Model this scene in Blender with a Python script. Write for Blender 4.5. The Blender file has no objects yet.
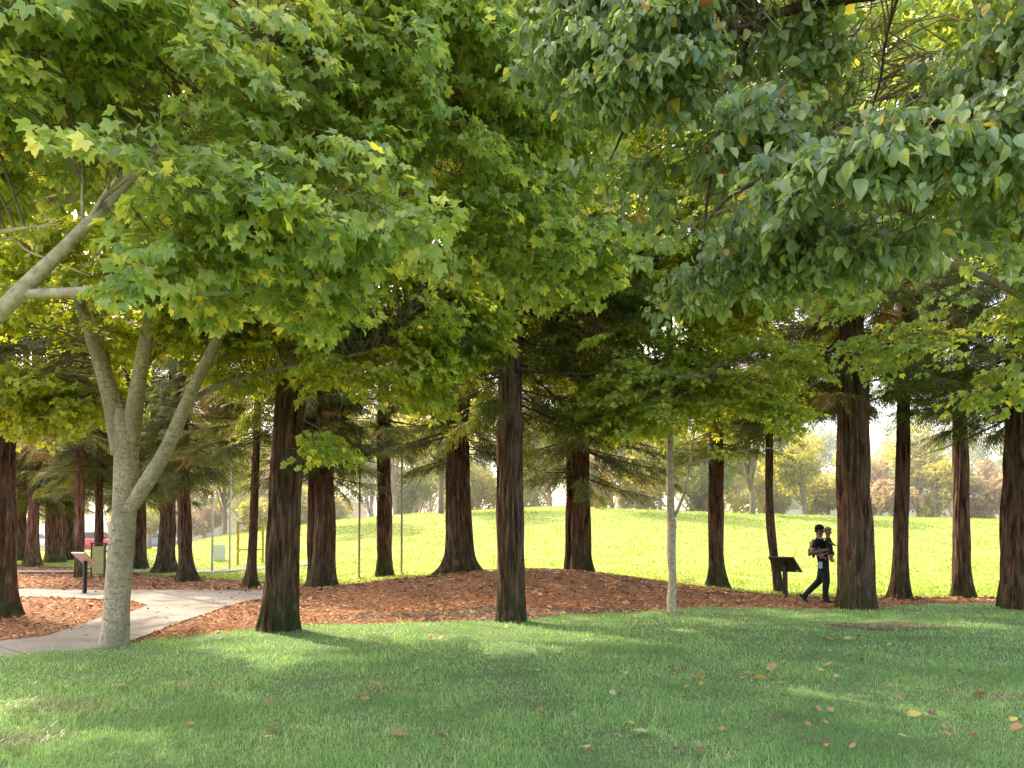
import bpy, bmesh, math, random
import numpy as np
from mathutils import Vector, Matrix

R = math.radians
PI = math.pi
random.seed(7)
scene = bpy.context.scene
COL = scene.collection

# ------------------------------------------------------------------ camera model
F = 770.0
HORIZON = 532.0
PITCH = R(2.2)
PCY = HORIZON - F * math.tan(PITCH)   # row of the lens axis: the lens is shifted upward
CAMZ = 1.6
CP, SP = math.cos(PITCH), math.sin(PITCH)


def P(px, py, Y):
    """point of the place seen at a pixel, at depth Y"""
    u, v = (px - 512.0) / F, (PCY - py) / F
    d = np.array([u, CP - v * SP, SP + v * CP])
    d = d * (Y / d[1])
    return np.array([d[0], Y, CAMZ + d[2]])


def smooth(a, b, t):
    t = np.clip((np.asarray(t, float) - a) / (b - a), 0, 1)
    return t * t * (3 - 2 * t)


# ------------------------------------------------------------------ noise
def _hash(ix, iy, iz, seed):
    h = (ix.astype(np.int64) * 374761393 + iy.astype(np.int64) * 668265263 + iz.astype(np.int64) * 2147483647 + seed * 974711) & 0xFFFFFFFF
    h = ((h ^ (h >> 13)) * 1274126177) & 0xFFFFFFFF
    h = h ^ (h >> 16)
    return (h & 0xFFFF) / 65535.0


def vnoise(p, seed=0):
    p = np.asarray(p, float)
    i = np.floor(p).astype(np.int64)
    f = p - i
    f = f * f * (3 - 2 * f)
    r = 0
    for dx in (0, 1):
        for dy in (0, 1):
            for dz in (0, 1):
                w = (f[..., 0] if dx else 1 - f[..., 0]) * (f[..., 1] if dy else 1 - f[..., 1]) * (f[..., 2] if dz else 1 - f[..., 2])
                r = r + w * _hash(i[..., 0] + dx, i[..., 1] + dy, i[..., 2] + dz, seed)
    return r


def fnoise(p, seed=0, octs=3):
    p = np.asarray(p, float)
    r, a, t = 0, 1.0, 0
    for o in range(octs):
        r = r + a * vnoise(p * 2 ** o + 11.3 * o, seed + o)
        t += a
        a *= .5
    return r / t


def xy3(x, y, s):
    x, y = np.broadcast_arrays(np.asarray(x, float), np.asarray(y, float))
    return np.stack([x * s, y * s, np.zeros_like(x)], -1)


# ------------------------------------------------------------------ terrain
def flat_hit(px, py):
    u, v = (px - 512.0) / F, (PCY - py) / F
    d = np.array([u, CP - v * SP, SP + v * CP])
    t = -CAMZ / d[2]
    return d[0] * t, d[1] * t


_edge = np.array([flat_hit(a, b) for a, b in [(0, 657), (60, 652), (110, 647), (200, 636), (280, 628), (400, 624), (500, 622),
                                              (600, 616), (700, 611), (800, 611), (850, 610), (930, 606), (1024, 603)]])
EDGE_X = np.concatenate([[-30, -14], _edge[:, 0], [18, 40]])
EDGE_Y = np.concatenate([[7.6, 8.6], _edge[:, 1], [18.2, 19]])


def lawn_edge(x):
    x = np.asarray(x, float)
    return np.interp(x, EDGE_X, EDGE_Y) + .22 * (vnoise(xy3(x, 0, 1.3), 5) - .5) + .12 * (vnoise(xy3(x, 9, 5.0), 6) - .5)


MULCH_X = np.array([-60, -26.6, -15.9, -11.3, -8.5, -6.3, -4.6, 2.6, 5.0, 7.1, 12.6, 40])
MULCH_Y = np.array([44, 38.0, 31.0, 27.6, 25.2, 23.6, 23.0, 22.5, 20.6, 19.1, 19.2, 21])


def mulch_edge(x):
    x = np.asarray(x, float)
    return np.interp(x, MULCH_X, MULCH_Y) + .5 * (vnoise(xy3(x, 3, .8), 8) - .5)


CREST_X = np.array([-90, -45, -26, -20, -17.7, -14, -11.2, -6, 3, 14, 33, 90])
CREST_Z = np.array([.0, 0, .2, .7, 1.5, 2.0, 2.35, 2.8, 3.25, 2.8, 2.35, 2.0])


def ground(x, y):
    x, y = np.broadcast_arrays(np.asarray(x, float), np.asarray(y, float))
    z = .62 * np.exp(-((x - .4) / 4.0) ** 2 - ((y - 19.8) / 3.2) ** 2) * smooth(-6.2, -3.6, x) * (1 - smooth(4.5, 8.5, x)) * smooth(13, 16, y)
    c = np.interp(x, CREST_X, CREST_Z)
    t0 = np.interp(x, [-12, -3], [29.5, 20.5])
    q = np.clip((y - t0) / (50 - t0), 0, 1)
    up = .7 * q * q * (3 - 2 * q) + .3 * q
    up = np.where(y > 50, 1 - .65 * smooth(50, 75, y), up)
    z = z + c * up
    z = z + .05 * (fnoise(xy3(x, y, .45), 3, 2) - .5) * smooth(3, 6, y) * smooth(80, 40, y)
    return z


def gz(x, y):
    return float(ground(np.array([x]), np.array([y]))[0])


# ------------------------------------------------------------------ mesh helpers
class Acc:
    """collects triangles for ONE mesh"""

    def __init__(self):
        self.v, self.f, self.m, self.s, self.n = [], [], [], [], 0

    def add(self, v, f, mat=0, sm=False):
        v = np.asarray(v, np.float32).reshape(-1, 3)
        f = np.asarray(f, np.int32)
        if f.shape[1] == 4:
            f = np.concatenate([f[:, [0, 1, 2]], f[:, [0, 2, 3]]])
        self.v.append(v)
        self.f.append(f + self.n)
        self.m.append(np.full(len(f), mat, np.int32))
        self.s.append(np.full(len(f), sm, bool))
        self.n += len(v)

    def mesh(self, name, mats):
        v = np.concatenate(self.v)
        f = np.concatenate(self.f)
        me = bpy.data.meshes.new(name)
        me.vertices.add(len(v))
        me.vertices.foreach_set('co', v.ravel())
        me.loops.add(f.size)
        me.loops.foreach_set('vertex_index', f.ravel().astype(np.int32))
        me.polygons.add(len(f))
        me.polygons.foreach_set('loop_start', np.arange(0, f.size, 3, dtype=np.int32))
        me.polygons.foreach_set('material_index', np.concatenate(self.m))
        me.polygons.foreach_set('use_smooth', np.concatenate(self.s))
        for m in mats:
            me.materials.append(m)
        me.update(calc_edges=True)
        return me

    def build(self, name, mats, parent=None, loc=None):
        if not isinstance(mats, (list, tuple)):
            mats = [mats]
        o = bpy.data.objects.new(name, self.mesh(name, mats))
        COL.objects.link(o)
        if parent is not None:
            o.parent = parent
        if loc is not None:
            o.location = loc
        return o


def tag(o, label=None, cat=None, group=None, kind=None):
    if label: o['label'] = label
    if cat: o['category'] = cat
    if group: o['group'] = group
    if kind: o['kind'] = kind
    return o


def thing(name, label, cat, loc=(0, 0, 0), rotz=0, group=None):
    o = bpy.data.objects.new(name, None)
    COL.objects.link(o)
    o.empty_display_size = .2
    o.location = loc
    o.rotation_euler = (0, 0, rotz)
    return tag(o, label, cat, group)


def nrm(a):
    a = np.asarray(a, float)
    return a / np.maximum(np.linalg.norm(a, axis=-1, keepdims=True), 1e-9)


def spline(pts, rad, n):
    """Catmull-Rom through the points"""
    pts = np.asarray(pts, float)
    rad = np.asarray(rad, float)
    p = np.vstack([2 * pts[0] - pts[1], pts, 2 * pts[-1] - pts[-2]])
    out, ro = [], []
    k = len(pts) - 1
    for i in range(k):
        t = np.linspace(0, 1, n, endpoint=(i == k - 1))[:, None]
        a, b, c, d = p[i], p[i + 1], p[i + 2], p[i + 3]
        out.append(.5 * (2 * b + (c - a) * t + (2 * a - 5 * b + 4 * c - d) * t ** 2 + (3 * b - a - 3 * c + d) * t ** 3))
        ro.append(rad[i] + (rad[i + 1] - rad[i]) * t[:, 0])
    return np.vstack(out), np.concatenate(ro)


def tube_geo(c, r, k=8, cap=True, wob=0, seed=0):
    c = np.asarray(c, float)
    n = len(c)
    t = nrm(np.gradient(c, axis=0))
    ref = np.array([0., 0, 1]) if abs(t[:, 2]).mean() < .8 else np.array([1., 0, 0])
    u = nrm(np.cross(t, ref))
    w = np.cross(t, u)
    a = np.arange(k) / k * 2 * PI
    rr = np.asarray(r, float)[:, None] * np.ones((1, k))
    if wob:
        rr = rr * (1 + wob * (vnoise(np.stack([np.cos(a)[None] * 1.3 + 0 * rr, np.sin(a)[None] * 1.3 + 0 * rr,
                                               np.arange(n)[:, None] * .35 + 0 * rr], -1) + 5, seed) - .5))
    v = c[:, None] + rr[..., None] * (np.cos(a)[None, :, None] * u[:, None] + np.sin(a)[None, :, None] * w[:, None])
    v = v.reshape(-1, 3)
    i = np.arange(n - 1)[:, None] * k
    j = np.arange(k)[None]
    j2 = (j + 1) % k
    f = np.stack([i + j, i + j2, i + k + j2, i + k + j], -1).reshape(-1, 4)
    f = np.concatenate([f[:, [0, 1, 2]], f[:, [0, 2, 3]]])
    if cap:
        v = np.vstack([v, c[0], c[-1]])
        jj = np.arange(k)
        f = np.vstack([f, np.stack([np.full(k, n * k), (jj + 1) % k, jj], -1),
                       np.stack([np.full(k, n * k + 1), (n - 1) * k + jj, (n - 1) * k + (jj + 1) % k], -1)])
    return v, f


def box_geo(c, s, rot=None, bev=0.0):
    bm = bmesh.new()
    bmesh.ops.create_cube(bm, size=1)
    bmesh.ops.scale(bm, vec=s, verts=bm.verts)
    if bev:
        bmesh.ops.bevel(bm, geom=bm.edges[:], offset=bev, segments=2, affect='EDGES')
    bmesh.ops.triangulate(bm, faces=bm.faces[:])
    bm.verts.index_update()
    v = np.array([q.co[:] for q in bm.verts])
    f = np.array([[q.index for q in fa.verts] for fa in bm.faces])
    bm.free()
    if rot is not None:
        v = v @ np.array(rot).T
    return v + np.asarray(c), f


def rotz(a):
    return np.array([[math.cos(a), -math.sin(a), 0], [math.sin(a), math.cos(a), 0], [0, 0, 1]])


def sphere_geo(c, s, u=16, v=12):
    bm = bmesh.new()
    bmesh.ops.create_uvsphere(bm, u_segments=u, v_segments=v, radius=1)
    bmesh.ops.triangulate(bm, faces=bm.faces[:])
    vv = np.array([q.co[:] for q in bm.verts])
    f = np.array([[q.index for q in fa.verts] for fa in bm.faces])
    bm.free()
    return vv * np.asarray(s) + np.asarray(c), f


# ------------------------------------------------------------------ materials
class Mat:
    def __init__(self, name):
        self.m = bpy.data.materials.new(name)
        self.m.use_nodes = True
        self.nt = self.m.node_tree
        self.nt.nodes.clear()
        self.out = self.n('ShaderNodeOutputMaterial')

    def n(self, t, **kw):
        o = self.nt.nodes.new(t)
        for k, v in kw.items():
            if k.startswith('i_'):
                o.inputs[k[2:].replace('_', ' ')].default_value = v
            else:
                setattr(o, k, v)
        return o

    def l(self, a, b):
        self.nt.links.new(a, b)

    def coord(self, scale=(1, 1, 1), kind='Object'):
        tc = self.n('ShaderNodeTexCoord')
        mp = self.n('ShaderNodeMapping')
        mp.inputs['Scale'].default_value = scale
        self.l(tc.outputs[kind], mp.inputs['Vector'])
        return mp.outputs['Vector']

    def noise(self, vec, scale, detail=4, rough=.6):
        t = self.n('ShaderNodeTexNoise')
        t.inputs['Scale'].default_value = scale
        t.inputs['Detail'].default_value = detail
        t.inputs['Roughness'].default_value = rough
        if vec is not None:
            self.l(vec, t.inputs['Vector'])
        return t.outputs['Fac']

    def ramp(self, fac, stops):
        r = self.n('ShaderNodeValToRGB')
        while len(r.color_ramp.elements) < len(stops):
            r.color_ramp.elements.new(.5)
        for e, (p, c) in zip(r.color_ramp.elements, stops):
            e.position = p
            e.color = (*c, 1) if len(c) == 3 else c
        self.l(fac, r.inputs['Fac'])
        return r.outputs['Color']

    def mix(self, fac, a, b, mode='MIX'):
        x = self.n('ShaderNodeMix')
        x.data_type = 'RGBA'
        x.blend_type = mode
        for s, v in ((x.inputs[0], fac), (x.inputs[6], a), (x.inputs[7], b)):
            if isinstance(v, (int, float)):
                s.default_value = v
            elif isinstance(v, tuple):
                s.default_value = (*v, 1)
            else:
                self.l(v, s)
        return x.outputs[2]

    def bump(self, h, strength=.5, dist=.02):
        b = self.n('ShaderNodeBump')
        b.inputs['Strength'].default_value = strength
        b.inputs['Distance'].default_value = dist
        self.l(h, b.inputs['Height'])
        return b.outputs['Normal']

    def pbsdf(self, col, rough=.7, spec=.3, normal=None, metal=0):
        p = self.n('ShaderNodeBsdfPrincipled')
        for nm, v in (('Base Color', col), ('Roughness', rough)):
            if isinstance(v, (int, float)):
                p.inputs[nm].default_value = v
            elif isinstance(v, tuple):
                p.inputs[nm].default_value = (*v, 1)
            else:
                self.l(v, p.inputs[nm])
        p.inputs['Specular IOR Level'].default_value = spec
        p.inputs['Metallic'].default_value = metal
        if normal is not None:
            self.l(normal, p.inputs['Normal'])
        return p.outputs[0]

    def done(self, sh):
        self.l(sh, self.out.inputs['Surface'])
        return self.m

    def island(self):
        g = self.n('ShaderNodeNewGeometry')
        return g.outputs['Random Per Island']


def mat_leaf(name, stops, trans_gain=(2.0, 1.9, .75), trans=.46, rough=.42, spec=.55, patch=None, patch_scale=.5, patch_lo=.55, patch_hi=.7, gain=(1, 1, 1)):
    """leaf: reflecting upper side, light coming through from behind"""
    m = Mat(name)
    stops = [(p_, tuple(min(.9, a_ * g_) for a_, g_ in zip(c_, gain))) for p_, c_ in stops]
    c = m.ramp(m.island(), stops)
    if patch:
        nz = m.noise(m.coord(), patch_scale, 2)
        fac = m.ramp(nz, [(patch_lo, (0, 0, 0)), (patch_hi, (1, 1, 1))])
        c = m.mix(fac, c, m.mix(.7, c, patch))
    tcol = m.mix(1.0, c, trans_gain, 'MULTIPLY')
    d = m.pbsdf(c, rough, spec)
    t = m.n('ShaderNodeBsdfTranslucent')
    m.l(tcol, t.inputs['Color'])
    mx = m.n('ShaderNodeMixShader')
    mx.inputs[0].default_value = trans
    m.l(d, mx.inputs[1])
    m.l(t.outputs[0], mx.inputs[2])
    return m.done(mx.outputs[0])


def mat_redwood_bark(name, tint=(1, 1, 1)):
    m = Mat(name)
    v = m.coord((1, 1, .13))
    n1 = m.noise(v, 17, 5, .7)
    v2 = m.coord((1, 1, .3))
    n2 = m.noise(v2, 4, 3)
    c = m.ramp(n1, [(.36, (.010, .005, .004)), (.46, (.085, .040, .026)), (.58, (.20, .108, .070)), (.74, (.37, .245, .18))])
    c = m.mix(m.ramp(n2, [(.4, (0, 0, 0)), (.7, (.55, .55, .55))]), c, (.16, .115, .09))
    # mossy dark foot
    tc = m.n('ShaderNodeTexCoord')
    sep = m.n('ShaderNodeSeparateXYZ')
    m.l(tc.outputs['Object'], sep.inputs[0])
    mr = m.n('ShaderNodeMapRange')
    mr.inputs['From Min'].default_value = .25
    mr.inputs['From Max'].default_value = 1.5
    mr.inputs['To Min'].default_value = 1
    mr.inputs['To Max'].default_value = 0
    m.l(sep.outputs['Z'], mr.inputs['Value'])
    mo = m.n('ShaderNodeMath', operation='MULTIPLY')
    m.l(mr.outputs[0], mo.inputs[0])
    m.l(m.ramp(m.noise(m.coord((1, 1, .5)), 7, 4), [(.42, (0, 0, 0)), (.56, (1, 1, 1))]), mo.inputs[1])
    c = m.mix(mo.outputs[0], c, m.mix(m.noise(v, 30, 2), (.018, .017, .009), (.085, .095, .03)))
    if tint != (1, 1, 1):
        c = m.mix(1.0, c, tint, 'MULTIPLY')
    return m.done(m.pbsdf(c, .9, .15, m.bump(n1, 1.0, .09)))


def mat_maple_bark(name):
    m = Mat(name)
    v = m.coord((1, 1, .8))
    n1 = m.noise(v, 26, 5, .7)
    n2 = m.noise(m.coord((1, 1, .35)), 5, 3)
    n3 = m.noise(m.coord((1, 1, 3.5)), 9, 3)
    c = m.ramp(n1, [(.32, (.22, .165, .11)), (.5, (.43, .345, .245)), (.68, (.58, .48, .36))])
    c = m.mix(m.ramp(n2, [(.55, (0, 0, 0)), (.66, (.6, .6, .6))]), c, (.25, .23, .12))
    c = m.mix(m.ramp(n3, [(.33, (.8, .8, .8)), (.43, (0, 0, 0))]), c, (.11, .09, .065))
    n4 = m.noise(m.coord((1, 1, .7)), 2.6, 5, .7)
    c = m.mix(m.ramp(n4, [(.42, (0, 0, 0)), (.60, (.55, .55, .55))]), c, (.22, .18, .13))
    return m.done(m.pbsdf(c, .85, .2, m.bump(n1, .5, .02)))


def mat_plain(name, col, rough=.6, spec=.3, var=.25, scale=8, metal=0, bump=.0):
    m = Mat(name)
    n1 = m.noise(m.coord(), scale, 4)
    dark = tuple(x * (1 - var) for x in col)
    lite = tuple(min(1, x * (1 + var)) for x in col)
    c = m.ramp(n1, [(.3, dark), (.7, lite)])
    return m.done(m.pbsdf(c, rough, spec, m.bump(n1, bump, .01) if bump else None, metal))


# maple, pear, needle, grass
M_MAPLE = mat_leaf('maple_leaf', [(0, (.060, .135, .030)), (.35, (.090, .185, .040)), (.7, (.125, .225, .050)), (.93, (.17, .26, .055)), (.985, (.34, .36, .05)), (1, (.5, .42, .06))], gain=(3.3, 2.15, 3.4),
                   patch=(.20, .24, .03), patch_scale=.45)
M_MAPLE2 = mat_leaf('maple_leaf_olive', [(0, (.055, .105, .016)), (.4, (.085, .150, .022)), (.8, (.120, .190, .030)), (.96, (.17, .23, .035)), (1, (.42, .33, .05))], gain=(3.5, 2.5, 2.6),
                    patch=(.20, .19, .03), patch_scale=.5)
M_PEAR = mat_leaf('pear_leaf', [(0, (.050, .095, .040)), (.4, (.078, .135, .058)), (.75, (.105, .17, .07)), (.94, (.13, .19, .06)), (.982, (.20, .24, .06)), (.992, (.26, .24, .05)), (.997, (.18, .08, .03)), (1, (.10, .045, .03))],
                  gain=(2.8, 2.05, 2.5), trans=.38, rough=.4, spec=.6, trans_gain=(2.0, 2.2, .7))
M_NEEDLE = mat_leaf('redwood_needle', [(0, (.026, .045, .018)), (.5, (.045, .075, .026)), (.85, (.075, .105, .032)), (1, (.15, .12, .045))],
                    gain=(1.55, 1.35, 1.1), patch=(.30, .15, .06), patch_scale=.42, patch_lo=.53, patch_hi=.66, trans=.35, rough=.6, spec=.25, trans_gain=(2.2, 2.0, .7))
M_FAR = [mat_leaf('distant_leaf_yellow', [(0, (.28, .27, .05)), (.6, (.40, .38, .075)), (1, (.55, .46, .12))], trans=.5, trans_gain=(1.35, 1.35, .9), spec=.1),  # far leaf colours made paler, with some distance haze put into them
         mat_leaf('distant_leaf_green', [(0, (.13, .18, .05)), (.6, (.21, .27, .08)), (1, (.34, .37, .11))], trans=.5, trans_gain=(1.5, 1.5, 1.0), spec=.1),
         mat_leaf('distant_leaf_rust', [(0, (.30, .22, .11)), (.6, (.43, .32, .18)), (1, (.52, .42, .25))], trans=.5, trans_gain=(1.35, 1.3, 1.0), spec=.1),
         mat_leaf('distant_leaf_grey', [(0, (.19, .22, .15)), (.6, (.28, .31, .22)), (1, (.36, .38, .27))], trans=.5, trans_gain=(1.4, 1.4, 1.0), spec=.1)]
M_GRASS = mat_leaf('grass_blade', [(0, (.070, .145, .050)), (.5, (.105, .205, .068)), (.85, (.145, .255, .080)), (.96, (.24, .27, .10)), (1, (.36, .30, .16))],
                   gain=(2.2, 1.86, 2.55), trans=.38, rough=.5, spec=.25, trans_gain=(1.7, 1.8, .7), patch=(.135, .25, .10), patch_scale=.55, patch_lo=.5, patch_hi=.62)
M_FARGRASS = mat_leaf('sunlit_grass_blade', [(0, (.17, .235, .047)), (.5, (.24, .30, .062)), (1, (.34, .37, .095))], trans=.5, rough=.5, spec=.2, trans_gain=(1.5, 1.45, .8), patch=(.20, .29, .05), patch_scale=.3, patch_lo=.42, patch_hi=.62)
M_BARK = mat_redwood_bark('redwood_bark')
M_BARK2 = mat_redwood_bark('redwood_bark_pale', (1.5, 1.35, 1.25))
M_MBARK = mat_maple_bark('maple_bark')
M_MBARK2 = mat_plain('tan_maple_bark', (.50, .40, .265), .85, .2, .4, 16, bump=.35)
M_WBARK = mat_plain('pale_bark', (.40, .33, .23), .85, .2, .4, 14, bump=.3)
M_FBARK = mat_plain('distant_bark', (.24, .19, .15), .9, .1, .25, 4)
M_TWIG = mat_plain('twig_bark', (.20, .155, .10), .85, .2, .3, 20)
M_DTWIG = mat_plain('dark_twig_bark', (.085, .055, .038), .9, .1, .4, 14)


def mat_ground_like(name, stops, s1, bump, dist, s2=None, c2=None, lo=.5, hi=.65, rough=.95):
    m = Mat(name)
    n1 = m.noise(m.coord(), s1, 6, .7)
    c = m.ramp(n1, stops)
    if s2:
        n2 = m.noise(m.coord(), s2, 3)
        c = m.mix(m.ramp(n2, [(lo, (0, 0, 0)), (hi, (.8, .8, .8))]), c, c2)
    return m.done(m.pbsdf(c, rough, .15, m.bump(n1, bump, dist)))


M_SOIL = mat_ground_like('soil', [(.3, (.05, .035, .022)), (.7, (.13, .09, .06))], 6, .5, .05)
M_MULCH = mat_ground_like('mulch', [(.32, (.08, .034, .016)), (.5, (.24, .115, .055)), (.68, (.39, .21, .11))], 24, .9, .05, .7, (.13, .075, .05), .48, .7)
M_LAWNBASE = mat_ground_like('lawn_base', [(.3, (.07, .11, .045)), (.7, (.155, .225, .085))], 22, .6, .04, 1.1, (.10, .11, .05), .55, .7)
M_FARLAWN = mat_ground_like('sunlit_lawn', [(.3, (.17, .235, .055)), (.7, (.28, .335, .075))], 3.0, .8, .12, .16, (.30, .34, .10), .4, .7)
m = Mat('concrete')
n1 = m.noise(m.coord(), 20, 6, .7)
n2 = m.noise(m.coord(), 1.1, 4)
c = m.ramp(n1, [(.3, (.175, .158, .135)), (.7, (.25, .228, .195))])
c = m.mix(m.ramp(n2, [(.45, (0, 0, 0)), (.68, (.7, .7, .7))]), c, (.145, .122, .095))
mp = m.n('ShaderNodeMapping')
mp.inputs['Rotation'].default_value = (0, 0, R(-50))
tc = m.n('ShaderNodeTexCoord')
m.l(tc.outputs['Object'], mp.inputs['Vector'])
sp = m.n('ShaderNodeSeparateXYZ')
m.l(mp.outputs['Vector'], sp.inputs[0])
dv = m.n('ShaderNodeMath', operation='MULTIPLY')
dv.inputs[1].default_value = 1 / 1.8
m.l(sp.outputs['X'], dv.inputs[0])
fr = m.n('ShaderNodeMath', operation='FRACT')
m.l(dv.outputs[0], fr.inputs[0])
lt = m.n('ShaderNodeMath', operation='LESS_THAN')
lt.inputs[1].default_value = .016
m.l(fr.outputs[0], lt.inputs[0])
c = m.mix(lt.outputs[0], c, (.09, .08, .07))
M_PATH = m.done(m.pbsdf(c, .9, .15, m.bump(n1, .15, .01)))
M_CHIP = mat_leaf('mulch_chip', [(0, (.07, .027, .013)), (.4, (.26, .112, .044)), (.8, (.44, .22, .098)), (1, (.58, .37, .21))], trans=.05, rough=.9, spec=.1, trans_gain=(1, 1, 1))

# ------------------------------------------------------------------ ground sheets
def sheet(name, xs, ylo, yhi, ny, off, mat, label, smooth_=True, power=1.0):
    xs = np.asarray(xs, float)
    lo = np.broadcast_to(ylo(xs) if callable(ylo) else np.full(len(xs), float(ylo)), (len(xs),))
    hi = np.broadcast_to(yhi(xs) if callable(yhi) else np.full(len(xs), float(yhi)), (len(xs),))
    t = np.linspace(0, 1, ny) ** power
    Y = lo[:, None] + (hi - lo)[:, None] * t[None]
    X = np.broadcast_to(xs[:, None], Y.shape)
    Z = ground(X, Y) + off
    v = np.stack([X, Y, Z], -1).reshape(-1, 3)
    i = np.arange(len(xs) - 1)[:, None] * ny
    j = np.arange(ny - 1)[None]
    f = np.stack([i + j, i + ny + j, i + ny + j + 1, i + j + 1], -1).reshape(-1, 4)
    a = Acc()
    a.add(v, f, 0, smooth_)
    o = a.build(name, mat)
    return tag(o, label, kind='structure')


big = np.concatenate([np.linspace(-600, -80, 14), np.linspace(-60, 60, 61), np.linspace(80, 600, 14)])
sheet('ground', big, -60, 900, 140, -.05, M_SOIL, 'bare soil ground under the whole park', power=2.2)
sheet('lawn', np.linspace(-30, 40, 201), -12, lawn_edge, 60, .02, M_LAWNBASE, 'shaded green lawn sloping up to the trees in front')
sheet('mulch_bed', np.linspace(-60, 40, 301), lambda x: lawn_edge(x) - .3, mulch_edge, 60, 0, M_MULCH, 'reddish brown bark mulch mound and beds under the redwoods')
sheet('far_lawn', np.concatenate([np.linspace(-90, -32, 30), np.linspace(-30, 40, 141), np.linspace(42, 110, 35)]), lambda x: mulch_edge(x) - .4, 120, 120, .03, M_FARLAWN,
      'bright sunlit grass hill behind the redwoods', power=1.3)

PATH_PX = [(-220, 676), (0, 659), (60, 654), (110, 649), (130, 643), (176, 625), (215, 611), (243, 602.5), (262, 599.5), (290, 598), (290, 592),
           (262, 592), (200, 591), (100, 590.2), (15, 589.5), (-160, 588), (-160, 594.5), (15, 596.5), (60, 598.5), (100, 600.8), (135, 603), (148, 606.5),
           (130, 613), (102, 617.5), (75, 628), (46, 637.5), (0, 643), (-220, 660)]
PATH_W = [flat_hit(a, b) for a, b in PATH_PX]


def in_poly(x, y, poly):
    x, y = np.asarray(x), np.asarray(y)
    c = np.zeros(x.shape, bool)
    for i in range(len(poly)):
        (x1, y1), (x2, y2) = poly[i], poly[i - 1]
        if y1 == y2: continue
        c ^= ((y1 > y) != (y2 > y)) & (x < (x2 - x1) * (y - y1) / (y2 - y1) + x1)
    return c


def poly_object(name, poly, off, mat, label, thick=.03):
    bm = bmesh.new()
    vs = [bm.verts.new((x, y, 0)) for x, y in poly]
    bm.faces.new(vs)
    bmesh.ops.triangulate(bm, faces=bm.faces[:])
    for _ in range(4):
        long_e = [e for e in bm.edges if e.calc_length() > .7]
        if not long_e: break
        bmesh.ops.subdivide_edges(bm, edges=long_e, cuts=1)
        bmesh.ops.triangulate(bm, faces=bm.faces[:])
    for v in bm.verts:
        v.co.z = gz(v.co.x, v.co.y) + off
    bmesh.ops.recalc_face_normals(bm, faces=bm.faces[:])
    if sum(f.normal.z for f in bm.faces) < 0:
        bmesh.ops.reverse_faces(bm, faces=bm.faces[:])
    me = bpy.data.meshes.new(name)
    bm.to_mesh(me)
    bm.free()
    me.materials.append(mat)
    o = bpy.data.objects.new(name, me)
    COL.objects.link(o)
    return tag(o, label, kind='structure')


poly_object('path', PATH_W, .022, M_PATH, 'pale concrete path curving between the mulch beds')
fx = np.linspace(-30, -7, 40)
sheet('far_path', fx, lambda x: 30.0 + .0 * x + .6 * np.sin(x * .1), lambda x: 31.1 + .6 * np.sin(x * .1), 4, .06, M_PATH, 'thin pale path crossing the sunlit lawn')


# grass blades
def scatter_blades(n, ylo, yhi, xfun, hmin, hmax, wid, seed, wscale=None, keep=None, droop=.5):
    rg = np.random.default_rng(seed)
    u = rg.random(n)
    y = (ylo ** -.6 + u * (yhi ** -.6 - ylo ** -.6)) ** (-1 / .6)
    x = (rg.random(n) * 2 - 1) * xfun(y)
    k = keep(x, y)
    x, y = x[k], y[k]
    n = len(x)
    z = ground(x, y) + .005
    a = rg.random(n) * 2 * PI
    h = hmin + (hmax - hmin) * rg.random(n) ** 1.5
    h = h * (.65 + .8 * vnoise(xy3(x, y, 2.2), 41))
    w = wid * (.6 + .8 * rg.random(n)) * (1 if wscale is None else wscale(y))
    lean = h * droop * (.3 + rg.random(n))
    ca, sa = np.cos(a), np.sin(a)
    b = np.stack([x, y, z], -1)
    s = np.stack([-sa, ca, 0 * a], -1) * w[:, None]
    d = np.stack([ca, sa, 0 * a], -1)
    up = np.array([0, 0, 1.])
    mid = b + d * (lean * .3)[:, None] + up * (h * .6)[:, None]
    tip = b + d * lean[:, None] + up * (h * .95)[:, None]
    v = np.stack([b - s, b + s, mid + s * .7, mid - s * .7, tip], 1).reshape(-1, 3)
    i = np.arange(n)[:, None] * 5
    f = np.concatenate([i + np.array([[0, 1, 2]]), i + np.array([[0, 2, 3]]), i + np.array([[3, 2, 4]])])
    return v, f


DIRT = []
for px, py, rx, ry in [(890, 627, 1.05, .75), (55, 712, .35, .22), (8, 745, .25, .2), (1010, 700, .3, .2), (205, 690, .35, .12), (395, 694, .4, .12)]:
    gx, gy = flat_hit(px, py)
    DIRT.append((gx, gy, rx, ry))


def grass_keep(x, y):
    k = (y < lawn_edge(x) + .08)
    rg = np.random.default_rng(3)
    for gx, gy, rx, ry in DIRT:
        d = np.hypot((x - gx) / rx, (y - gy) / ry) + 1.1 * (vnoise(xy3(x, y, 4), 9) - .5)
        k &= ~((d < 1) & (rg.random(len(x)) < (.72 if rx > 1 else .6)))
    thin = fnoise(xy3(x, y, .9), 77, 2)
    k &= rg.random(len(x)) < 1.25 - .8 * smooth(.5, .75, thin)
    return k


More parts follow.
